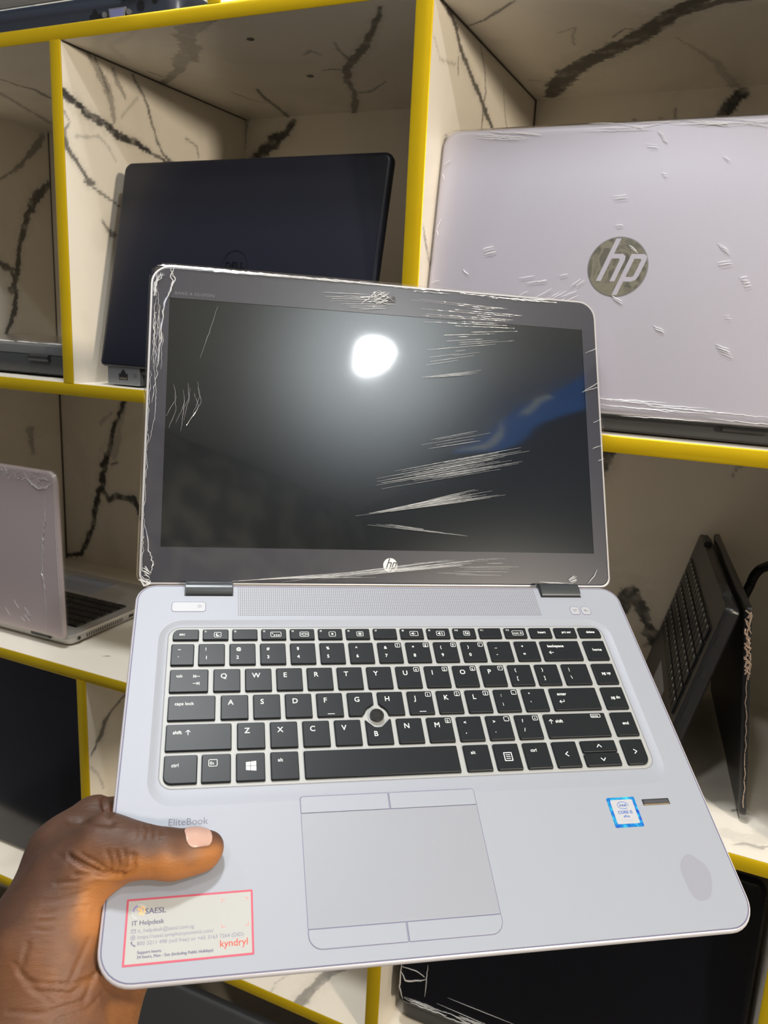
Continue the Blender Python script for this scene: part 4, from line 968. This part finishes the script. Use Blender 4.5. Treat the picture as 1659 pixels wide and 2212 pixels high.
def skin_mat():
    m = bpy.data.materials.new('dark_skin'); m.use_nodes = True; nt = m.node_tree; b = nt.nodes['Principled BSDF']
    b.inputs['Roughness'].default_value = .52; b.inputs['Specular IOR Level'].default_value = .4
    b.inputs['Subsurface Weight'].default_value = .12; b.inputs['Subsurface Radius'].default_value = (.9, .35, .15); b.inputs['Subsurface Scale'].default_value = .004
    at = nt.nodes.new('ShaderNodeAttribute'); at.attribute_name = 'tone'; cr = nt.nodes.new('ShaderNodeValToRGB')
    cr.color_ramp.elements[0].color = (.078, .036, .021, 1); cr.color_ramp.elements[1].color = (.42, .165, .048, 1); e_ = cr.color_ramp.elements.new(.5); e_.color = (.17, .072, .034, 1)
    tc = nt.nodes.new('ShaderNodeTexCoord'); n = nt.nodes.new('ShaderNodeTexNoise'); n.inputs['Scale'].default_value = 90; n.inputs['Detail'].default_value = 4
    ma = nt.nodes.new('ShaderNodeMath'); ma.operation = 'MULTIPLY_ADD'; ma.inputs[1].default_value = .3; ad = nt.nodes.new('ShaderNodeMath'); ad.operation = 'SUBTRACT'; ad.inputs[1].default_value = .15
    nt.links.new(tc.outputs['Object'], n.inputs['Vector']); nt.links.new(n.outputs['Fac'], ma.inputs[0]); nt.links.new(at.outputs['Fac'], ma.inputs[2]); nt.links.new(ma.outputs[0], ad.inputs[0]); nt.links.new(ad.outputs[0], cr.inputs[0]); nt.links.new(cr.outputs[0], b.inputs['Base Color'])
    vo = nt.nodes.new('ShaderNodeTexVoronoi'); vo.inputs['Scale'].default_value = 900; vo.feature = 'DISTANCE_TO_EDGE'
    mp = nt.nodes.new('ShaderNodeMapping'); mp.inputs['Scale'].default_value = (.5, 1.2, 1); nt.links.new(tc.outputs['Object'], mp.inputs[0]); nt.links.new(mp.outputs[0], vo.inputs['Vector'])
    n3 = nt.nodes.new('ShaderNodeTexNoise'); n3.inputs['Scale'].default_value = 140; n3.inputs['Detail'].default_value = 5; mp2 = nt.nodes.new('ShaderNodeMapping'); mp2.inputs['Scale'].default_value = (.6, 2.6, 1); mp2.inputs['Rotation'].default_value = (0, 0, .25)
    nt.links.new(tc.outputs['Object'], mp2.inputs[0]); nt.links.new(mp2.outputs[0], n3.inputs['Vector'])
    b1 = nt.nodes.new('ShaderNodeBump'); b1.inputs['Strength'].default_value = .35; b1.inputs['Distance'].default_value = .00025; nt.links.new(vo.outputs['Distance'], b1.inputs['Height'])
    b2 = nt.nodes.new('ShaderNodeBump'); b2.inputs['Strength'].default_value = .55; b2.inputs['Distance'].default_value = .0007; nt.links.new(n3.outputs['Fac'], b2.inputs['Height']); nt.links.new(b1.outputs[0], b2.inputs['Normal'])
    nt.links.new(b2.outputs[0], b.inputs['Normal'])
    return m
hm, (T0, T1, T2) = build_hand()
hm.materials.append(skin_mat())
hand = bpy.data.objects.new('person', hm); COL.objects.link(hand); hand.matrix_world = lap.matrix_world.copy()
tag(hand, 'dark-skinned left hand of a person gripping the silver laptop, thumb on the palm rest', 'person')
# thumb nail
axv = (T0 - T2); axv /= np.linalg.norm(axv)
Ncam = np.array([.0, -.86, -.50]); Nn = RB.T @ Ncam; Nn -= (Nn @ axv) * axv; Nn /= np.linalg.norm(Nn); Bn = np.cross(axv, Nn)
from mathutils.bvhtree import BVHTree
bvh = BVHTree.FromPolygons([tuple(v.co * 1000) for v in hm.vertices], [tuple(p.vertices) for p in hm.polygons])
mb = MB(); rings = []; C0 = T1 + axv * .5
for i in range(19):
    s = i / 18; u_ = -6.2 + 13.2 * s
    half = 37 * (math.sqrt(max(0, 1 - (1 - (s + .03) / .3) ** 2)) if s < .27 else 1) * (1 if s < .78 else math.sqrt(max(.0, 1 - ((s - .78) / .225) ** 2)) * .97 + .03)
    ring = []
    for k in range(17):
        a_ = math.radians(half * (k - 8) / 8); d_ = Nn * math.cos(a_) + Bn * math.sin(a_); o_ = C0 + axv * u_
        hit = bvh.ray_cast(Vector(o_ + d_ * 25), Vector(-d_), 25)[0]
        rr = 9.5 if hit is None else (Vector(hit) - Vector(o_)).length
        ring.append(tuple(o_ + d_ * (rr + .28 + .25 * (s > .9))))
    rings.append(ring)
mb.loft(rings, False, False, 0, False)
nl = mb.build('thumbnail', mat('nail', (.50, .31, .25), .22, 0, .6), hand, smooth=True)
so = nl.modifiers.new('thick', 'SOLIDIFY'); so.thickness = .0005; so.offset = 0

# ------------------------------------------------------------------ laptops on the shelf
def shelf_laptop(loc, rot, W, D, H, ang, label, body, shell, base_t=18, lid_t=7, r=9, cat='laptop', key_mat=None, screen=True, logo=None, wrap=None, keys=True, name='laptop', lift=0):
    """frame as the held laptop: origin rear-left corner of the deck, y towards the rear. loc = origin"""
    root = empty(name, loc, rot, label, cat)
    mb = MB(); o_ = (0, -D, W, 0); rr = (r,) * 4
    mb.loft([inset(*o_, rr, 6, -base_t), inset(*o_, rr, 1.5, -base_t + 2.5), inset(*o_, rr, 0, -base_t * .5), inset(*o_, rr, .2, -1.5), inset(*o_, rr, 1.2, 0)])
    base = mb.build('base', body, root, smooth=True)
    for fx in (.12, .88):
        for fy in (-.1, -.9): mb = MB(); mb.cyl((W * fx, D * fy), 6, -base_t - 1.5, -base_t + 1, 14); mb.build('rubber_foot', BLACKM, root)
    if keys:
        mb = MB(); kx0, ky0 = W * .06, -D * .60; kw = W * .88; rows, cols = 6, 15; p = kw / cols; q = (D * .46) / rows
        mb.loft([rrect(kx0, ky0, kx0 + kw, ky0 + q * rows, 3, 0), rrect(kx0, ky0, kx0 + kw, ky0 + q * rows, 3, .25)])
        kb = mb.build('keyboard', key_mat or BLACKM, root)
        for j in range(rows):
            i = 0
            while i < cols:
                span = 5 if (j == 0 and i == 4) else 1; x = kx0 + i * p + .8; y = ky0 + j * q + .8
                km = MB(); km.loft([rrect(x, y, x + p * span - 1.6, y + q - 1.6, .8, .25, n=2), rrect(x + .5, y + .5, x + p * span - 2.1, y + q - 2.1, .8, 1.9, n=2)])
                km.m = km.m
                if keys == 'legend': 
                    km.add([(x + 3, y + q - 6, 1.95), (x + 5.5, y + q - 6, 1.95), (x + 5.5, y + q - 3.2, 1.95), (x + 3, y + q - 3.2, 1.95)], [(0, 1, 2, 3)], 1)
                km.build('key', [key_mat or KEY, LEG], kb); i += span
        mb = MB(); mb.loft([rrect(W * .34, -D * .93, W * .64, -D * .66, 2, 0), rrect(W * .34, -D * .93, W * .64, -D * .66, 2, .2)]); mb.build('touchpad', mat('pad_grey', (.28, .29, .32), .4), root)
    # hinges
    for fx in (.16, .84): mb = MB(); mb.tube([(W * fx - 16, 1, -3), (W * fx + 16, 1, -3)], 4.5, 14); mb.build('hinge', BLACKM, root, smooth=True)
    # lid: lid frame x right, y up from the hinge, z towards the user
    th = math.radians(ang)   # opening angle
    Lm = Matrix.Translation((0, .003, -.001)) @ Matrix.Rotation(math.pi - th, 4, 'X')
    if ang == 0: Lm = Matrix.Translation((0, 0, .001)) @ Matrix.Rotation(math.pi, 4, 'X')
    mb = MB(); l_ = (0, 0, W, H); lr = (r + 1, r + 1, r * .7, r * .7)
    mb.loft([inset(*l_, lr, 5, -lid_t), inset(*l_, lr, 2.2, -lid_t + .4), inset(*l_, lr, .6, -lid_t + 2), inset(*l_, lr, 0, -lid_t * .4), inset(*l_, lr, .3, -.4), inset(*l_, lr, 1.2, 0)])
    lid = mb.build('lid', shell, root, smooth=True, mat=Lm)
    mb = MB(); mb.loft([rrect(4, 4, W - 4, H - 4, 6, -.2), rrect(4, 4, W - 4, H - 4, 6, .25)]); bzl = mb.build('bezel', BEZEL, lid)
    mb = MB(); mb.loft([rrect(14, 22, W - 14, H - 14, .5, .25), rrect(14, 22, W - 14, H - 14, .5, .4)]); mb.build('screen', mat('screen_off', (.006, .007, .010), .12), lid)
    if logo: logo(lid, W, H, lid_t)
    if wrap: wrap(lid, root, W, D, H, lid_t)
    return root, base, lid
RZ = rotz(math.pi)

def wrap_lid(seed, marks, edge=1.0, film_m=None, crease_m=None, box=None):
    def f(lid, root, W, D, H, t):
        global mb, rnd
        mb = MB(); rnd = random.Random(seed)
        z = -t - 1.0
        mb.loft([inset(0, 0, W, H, (9,) * 4, -1.2, 1.0), inset(0, 0, W, H, (9,) * 4, -1.5, -t * .5), inset(0, 0, W, H, (9,) * 4, 1.5, z)], False, True, 0)
        def c_(pts, r_, wob=.5):
            P_ = []
            n_ = max(3, int(sum(math.dist(a, b_) for a, b_ in zip(pts[:-1], pts[1:])) / 3))
            for k in range(n_ + 1):
                tt = k / n_ * (len(pts) - 1); i = min(int(tt), len(pts) - 2); q_ = tt - i
                P_.append((pts[i][0] + (pts[i + 1][0] - pts[i][0]) * q_ + rnd.uniform(-wob, wob), pts[i][1] + (pts[i + 1][1] - pts[i][1]) * q_ + rnd.uniform(-wob, wob), z - rnd.uniform(0, .3)))
            mb.tube(P_, [max(.05, r_ * math.sin(math.pi * (k + .6) / (n_ + 1.2)) ** .7) for k in range(n_ + 1)], 5, m=1)
        marks(c_, W, H)
        mb.build('plastic_wrap', [film_m or film('dull_film', .22, .01, .02, (30, .4, .001, (1, 1, 1))), crease_m or CREASE_GLINT], lid, smooth=True)
    return f

# 1. black laptop in the middle bay -- back of the lid with a ring emblem
def dell_logo(lid, W, H, t):
    mb = MB(); cx, cy = W / 2, H / 2 + 1; z = -t
    aa = [2 * math.pi * k / 48 for k in range(48)]
    mb.loft([[(cx + q * math.cos(a), cy + q * math.sin(a), zz) for a in aa] for q, zz in ((17.0, z + .1), (17.0, z - .5), (15.4, z - .5), (15.4, z + .1))], False, False)
    k0 = len(mb.v)
    put_text(mb, 'DELL', 0, 0, 10.5, 0, 0, 'CENTER', bold=.5, sx=1.05)
    for i in range(k0, len(mb.v)):
        x, y, zz = mb.v[i]; mb.v[i] = (cx - x, cy - 4 + y, z - .35)
    mb.build('logo', mat('logo_gloss_black', (.012, .013, .018), .12), lid)
M_DELL = mat('navy_black_plastic', (.010, .011, .020), .36, .0, .35, bump=(1800, .15, .0001))
TB_, LT_ = 20, 7
dx0, dy0, dz0 = -347, 722, -83 + TB_ + 1.5
dr, db_, dl = shelf_laptop((dx0, dy0, dz0), RZ, 332, 226, 229, 102.5 - 25, 'black laptop with a ring logo on its lid standing open in the middle bay', mat('dell_base', (.02, .02, .024), .4), M_DELL, TB_, 8, 9, logo=dell_logo)
# rear port block at its left (local x near W)
mb = MB(); mb.box((332 - 54, -2, -19.5), (332 - 8, 6.0, 4.5))
pk = mb.build('port_block', mat('port_silver', (.30, .31, .33), .35, .6), dr, bevel=.8)
def rj45(parent, cx, y, cz, s=1.0, m_=None):
    mb = MB()
    pr = [(-6.2, -5.5), (6.2, -5.5), (6.2, 1.5), (3.2, 1.5), (3.2, 4), (1.6, 4), (1.6, 5.8), (-1.6, 5.8), (-1.6, 4), (-3.2, 4), (-3.2, 1.5), (-6.2, 1.5)]
    mb.loft([[(cx + p[0] * s, yy, cz + p[1] * s) for p in pr] for yy in (y, y + .25)], True, True)
    mb.box((cx - 5 * s, y + .2, cz - 4.6 * s), (cx + 5 * s, y + .35, cz - 2.8 * s), 1)
    return mb.build('network_port', [BLACKM, mat('contacts', (.25, .22, .18), .4, .6)], parent)
rj45(pk, 332 - 31, 6.0, -8.5)
mb = MB(); mb.cyl((332 - 48 + 0, -8.5), 2.2, 6.0, 6.25, 16, axis=1); mb.build('symbol', mat('port_mark', (.12, .12, .13), .5), pk)

# 2. silver laptop in the right bay with chrome disc logo
def hp_logo(lid, W, H, t):
    mb = MB(); cx, cy = W / 2, H / 2 + 2; z = -t
    mb.cyl((cx, cy), 24.0, z - .5, z + .3, 64, 0); mb.cyl((cx, cy), 24.8, z - .2, z + .3, 64, 1)
    k0 = len(mb.v); hp_letters(mb, 0, 0, 24.0, 0, 2)
    for i in range(k0, len(mb.v)):
        x, y, zz = mb.v[i]; mb.v[i] = (cx - x, cy + y, z - .75)
    mb.build('logo', [CHROME, mat('logo_rim', (.3, .3, .33), .3, .5), SILV2], lid)
SILV2 = mat('lavender_silver', (.53, .51, .60), .38, .35, bump=(2200, .05, .0001))
def hp_marks(c_, W, H):
    for k in range(26):
        x = rnd.uniform(10, W - 10); y = rnd.uniform(10, H - 10); a = rnd.uniform(-.5, .7) ; L = rnd.uniform(3, 12)
        for j in range(rnd.randint(1, 4)): c_([(x + j * 1.5, y + j * 2.2), (x + j * 1.5 + L * math.cos(a), y + j * 2.2 + L * math.sin(a))], rnd.uniform(.15, .45), .4)
    for k in range(22):
        x = rnd.uniform(4, W - 60); c_([(x, H - rnd.uniform(1, 12)), (x + rnd.uniform(15, 60), H - rnd.uniform(1, 8))], .25, .5)
    for k in range(16):
        x = W / 2 + 60 + rnd.uniform(-40, 20); y = H / 2 - rnd.uniform(0, 30); L = rnd.uniform(5, 16); c_([(x, y), (x + L, y - L * rnd.uniform(.1, .8))], .3, .2)
    for k in range(14): 
        y = rnd.uniform(15, H - 20); c_([(W - 4, y), (W - rnd.uniform(5, 16), y + rnd.uniform(-6, 9))], .3, .3)
    for k in range(12):
        y = rnd.uniform(0, 14); x = rnd.uniform(0, W - 80); c_([(x, y), (x + rnd.uniform(30, 90), y + rnd.uniform(-2, 3))], .3, .4)
hr_, hb_, hl_ = shelf_laptop((50.5, 716, -83 + 17.5), RZ, 338, 237, 240, 82.3, 'large silver laptop lid with a chrome round logo, wrapped in film in the right bay', mat('hp_base', (.05, .05, .055), .4), SILV2, 16, 8, 14, logo=hp_logo, wrap=wrap_lid(11, hp_marks, crease_m=film('crease_glint_white', .2, .02, .85, (200, .2, .0003, (1, 1, 1)))))  # lid creases whitened in colour in place of glints

# 3. wrapped laptop lying closed in the left bay
def left_marks(c_, W, H):
    for k in range(14):
        x = rnd.uniform(10, 120); c_([(x, rnd.uniform(0, 12)), (x + rnd.uniform(8, 30), rnd.uniform(0, 10))], rnd.uniform(.4, 1.0), .8)
shelf_laptop((-742, 737, -57), RZ, 334, 225, 226, 0, 'closed dark grey laptop in film lying flat in the leftmost upper bay', mat('graphite', (.035, .037, .04), .35), mat('lid_graphite', (.12, .125, .13), .3, .3), 24, 12, 16, wrap=wrap_lid(5, left_marks), keys=False)
# 4. taupe wrapped laptop in the left of the wide bay
def taupe_marks(c_, W, H):
    c_([(30, 3), (27, 60), (31, 90), (25, 140), (18, 170), (16, H - 25)], .8, 1.2)
    c_([(3, H - 12), (14, H - 22), (30, H - 24), (45, H - 14), (52, H - 6)], 1.0, 1.5); c_([(8, H - 10), (24, H - 10), (30, H - 18)], .9, 1.5)
    for k in range(16):
        x = rnd.uniform(4, 110); c_([(x, H - rnd.uniform(1, 12)), (x + rnd.uniform(3, 14), H - rnd.uniform(1, 18))], .5, .8)
    for k in range(6):
        x = rnd.uniform(50, 100); y = rnd.uniform(10, 40); c_([(x, y), (x + 8, y + rnd.uniform(-3, 12))], .4, .5)
    c_([(2, 10), (3, 100), (2, H - 10)], .5, .2)
TAUPE = mat('taupe_metal', (.56, .46, .465), .5, .1)
t5, b5, l5 = shelf_laptop((-776, 744, -437 + 15), RZ, 300, 215, 224, 91, 'taupe grey laptop in film, half open on the white board at far left', mat('silver_side', (.55, .53, .50), .35, .5), TAUPE, 14, 6, 12, key_mat=mat('keys_black', (.008, .008, .01), .3), wrap=wrap_lid(8, taupe_marks))
mb = MB()   # side: power socket and vents (local x = 0 side faces right in the picture)
mb.cyl((-16, -6), 4.2, -.6, .4, 20, axis=0); o = mb.build('power_socket', mat('socket_ring', (.5, .48, .45), .3, .6), t5)
mb = MB(); mb.cyl((-16, -6), 2.6, -.9, -.5, 16, axis=0); mb.build('socket_hole', BLACKM, o)
for k in range(17):
    mb = MB(); mb.box((-.3, -30 - k * 4.2 - 1.6, -9), (.4, -30 - k * 4.2, -4)); mb.build('vent_slot', mat('vent_dark', (.09, .085, .08), .5), t5)
for y_ in (-112, -130): mb = MB(); mb.box((-.3, y_ - 9, -8), (.4, y_, -4.5)); mb.build('port', BLACKM, t5)

# 5. laptop standing like a tent at the right of the wide bay
P0 = W2(1612, 1787, Z=-437); HZ = W2(1622, 1315, Y=P0[1])[2]
p_near = W2(1622, 1315, Y=P0[1]); far = W2(1545, 1140, Z=HZ); hd = far - p_near; hd[2] = 0; hlen = 282.0; hd /= np.linalg.norm(hd)
# local frame: x along hinge from near to far end; keyboard faces left-up; deck falls from the hinge down-left
left = np.array([-hd[1], hd[0], 0.0])               # horizontal, to the left of the hinge
down = np.array([0, 0, -1.0]); a_ = math.radians(14)
deck_dir = down * math.cos(a_) + left * math.sin(a_)        # towards the front edge of the base (= -y)
yv = -deck_dir; xv = -hd                                      # x runs from far end to near end
zv = np.cross(xv, yv)
Rt = np.stack([xv, yv, zv], 1)
Dt = (HZ + 437 - 2.5) / math.cos(a_)
tt, tb_, tl_ = shelf_laptop(p_near + hd * hlen + left * 20, Rt.tolist(), hlen, Dt - 6, 205, 180, 'black laptop with its keyboard turned left, stood like a tent at the right', mat('tent_black', (.012, .012, .013), .35), mat('tent_black'), 15, 7, 6, keys='legend')
# place its lid: hangs straight down from the hinge on the other side
lidz = -(left * 1.0)
Y_l = np.array([0, 0, -1.0]) * math.cos(math.radians(1.5)); 
ld = down * math.cos(math.radians(6.5)) - left * math.sin(math.radians(6.5)); Rl_ = np.stack([xv, ld, np.cross(xv, ld)], 1); locR = Rt.T @ Rl_
Ml = Matrix.Identity(4)
off = Rt.T @ (-left * 21 + np.array([0, 0, 2.0]))
for r in range(3):
    for c in range(3): Ml[r][c] = locR[r][c]
    Ml[r][3] = off[r] * .001
tl_.matrix_local = Ml
for k in range(5):
    mb = MB(); y_ = -28 - k * 34 - (6 if k > 2 else 0); mb.box((hlen - .4, y_ - (20 if k in (2, 4) else 11), -9.5), (hlen + .4, y_, -4)); mb.build('port', mat('port_black', (.002, .002, .002), .6), tt)
mb = MB(); rnd = random.Random(3)
for k in range(26):
    y_ = rnd.uniform(2, 60); mb.tube([(hlen + .6, y_, rnd.uniform(-6, 0)), (hlen + 1.2, y_ + rnd.uniform(2, 6), rnd.uniform(-6, 0)), (hlen + .8, y_ + rnd.uniform(4, 14), rnd.uniform(-6, 0))], rnd.uniform(.3, .9), 5)
for k in range(10):
    y_ = 55 + k * 14; mb.tube([(hlen + .8, y_, -3), (hlen + 1.0, y_ + 7, -3 + rnd.uniform(-1, 1)), (hlen + .8, y_ + 13, -3)], .35, 5)
mb.build('plastic_wrap', mat('film_glint', (.6, .45, .35), .15, .6), tl_, smooth=True)  # opaque pale brown wrinkles stand for glints on the film

# power cable behind it
mb = MB(); c0 = W2(1618, 1268, Y=930); c1 = W2(1632, 1240, Y=925); c2 = W2(1655, 1224, Y=915); 
pts = [c0 + np.array([-6, 10, -25]), c0, c1, c2, W2(1715, 1215, Y=905), W2(1765, 1260, Y=900), W2(1775, 1400, Y=900)]; pts.append(pts[-1] + np.array([4, 0, -150]))
def spline(P_, n_=8):
    P_ = [np.array(p) for p in P_]; out = []
    for i in range(len(P_) - 1):
        a = P_[max(i - 1, 0)]; b_ = P_[i]; c = P_[i + 1]; d = P_[min(i + 2, len(P_) - 1)]
        for k in range(n_):
            t = k / n_; out.append(.5 * (2 * b_ + (c - a) * t + (2 * a - 5 * b_ + 4 * c - d) * t * t + (3 * b_ - a - 3 * c + d) * t ** 3))
    return out + [P_[-1]]
pts[-1][2] = -437 + 5.2
mb.tube(spline(pts), 5.0, 12); cb = mb.build('power_cable', mat('cable_black', (.012, .012, .012), .5), smooth=True); cb.location = Vector(EYE) * .001
tag(cb, 'thick black cable arching behind the tent-standing laptop', 'cable')

# 6. dark laptop on the top board, its rear ports facing out
t6, b6, l6 = shelf_laptop((-572, 722, 286 + 31), RZ, 340, 235, 228, 112, 'dark laptop with rear ports on the very top board, upper left', mat('blue_black', (.05, .06, .085), .3, .3), mat('grey_lid', (.30, .30, .31), .4, .3), 29, 9, 16, keys=True)
rj45(t6, 107, .2, -19, 1.1); 
mb = MB(); mb.loft([[(x, y_, z_) for x, z_ in ((67, -25), (86, -25), (88, -14), (65, -14))] for y_ in (-.5, 1.6)]); v = mb.build('video_port', mat('port_shell', (.5, .5, .52), .3, .8), t6, bevel=.5)
mb = MB(); mb.loft([[(x, y_, z_) for x, z_ in ((69, -24), (84, -24), (86, -15.5), (67, -15.5))] for y_ in (1.6, 2.0)]); mb.build('socket_face', mat('port_blue', (.20, .22, .45), .5), v)
for x_ in (60.5, 92.5): mb = MB(); mb.cyl((x_, -19.5), 2.8, 0, 2.6, 12, axis=1); mb.build('port_screw', mat('screw_steel', (.7, .68, .62), .25, .9), t6)
mb = MB(); mb.cyl((46, -15), 4.4, 0, .9, 20, axis=1); s_ = mb.build('power_socket', BLACKM, t6)
mb = MB(); mb.cyl((28, -12), 3.0, 0, .9, 20, axis=1); mb.build('audio_socket', BLACKM, t6)

# 7. closed black laptop stood on its side, left lower bay
RS = np.array([[0, -1, 0], [0, 0, -1], [1, 0, 0]], float)     # local x -> up, y -> -X, z(deck normal) -> -Y (towards viewer)
RS = np.stack([np.array([0, 0, 1.0]), np.array([-1.0, 0, 0]), np.array([0, -1.0, 0])], 1)
if np.linalg.det(RS) < 0: RS[:, 1] *= -1
ys = 760
shelf_laptop((-726 if RS[0, 1] > 0 else -726 - 232, ys, -790 + 2), RS.tolist(), 322, 226, 228, 0, 'closed glossy black laptop stood on its side in the lower left bay', BLACKM, mat('gloss_black', (.006, .007, .012), .16), 14, 8, 10, keys=False)

# 8. big black wrapped laptop, lower right bay
def blk_marks(c_, W, H):
    for k in range(16): 
        x = W - rnd.uniform(5, 110); y = rnd.uniform(0, 16); c_([(x, y), (x - rnd.uniform(8, 60), y + rnd.uniform(-3, 3))], rnd.uniform(.3, .8), .6)
    c_([(W - 60, 30), (W - 140, 30)], .35, .05); c_([(W - 48, 18), (W - 130, 16)], .35, .05); c_([(W - 3, 40), (W - 10, 30), (W - 24, 36), (W - 34, 42)], .9, .6); c_([(W - 3, 50), (W - 3, 20), (W - 8, 6)], .7, .4); c_([(W - 34, 60), (W - 34, 20)], .5, .4); c_([(W - 4, 46), (W - 20, 48), (W - 32, 44)], .5, .5)
shelf_laptop((74, 738, -790 + 36), RZ, 352, 240, 268, 86, 'big black laptop in creased film showing its lid back in the lower right bay', mat('b8', (.02, .02, .022), .35), mat('gloss_black2', (.004, .004, .007), .14, 0, .3), 34, 10, 10, keys=False,
    wrap=wrap_lid(21, blk_marks, film_m=film('film_thin', .1, -.03, .0, (30, .3, .001, (1, 1, 1)))))

# 9. 10. dark grey laptops below the lowest board
GR = mat('slate_plastic', (.055, .057, .062), .4)
shelf_laptop((-330, 690, -1125 + 20), RZ, 330, 225, 262, 84, 'slate grey laptop lid below the lowest board, beneath the laptop corner', GR, GR, 18, 12, 18, keys=False)
shelf_laptop((-700, 690, -1125 + 20), RZ, 335, 225, 262, 84, 'slate grey laptop lid below the lowest board, left of the wrist', GR, GR, 18, 12, 18, keys=False)
o = slab('shelf_board', (-1100, YF + 1, -1145), (480, BY, -1127), [], parent=shelf); edging(o, (-1100, YF - .6, -1145), (480, YF + 1, -1127))
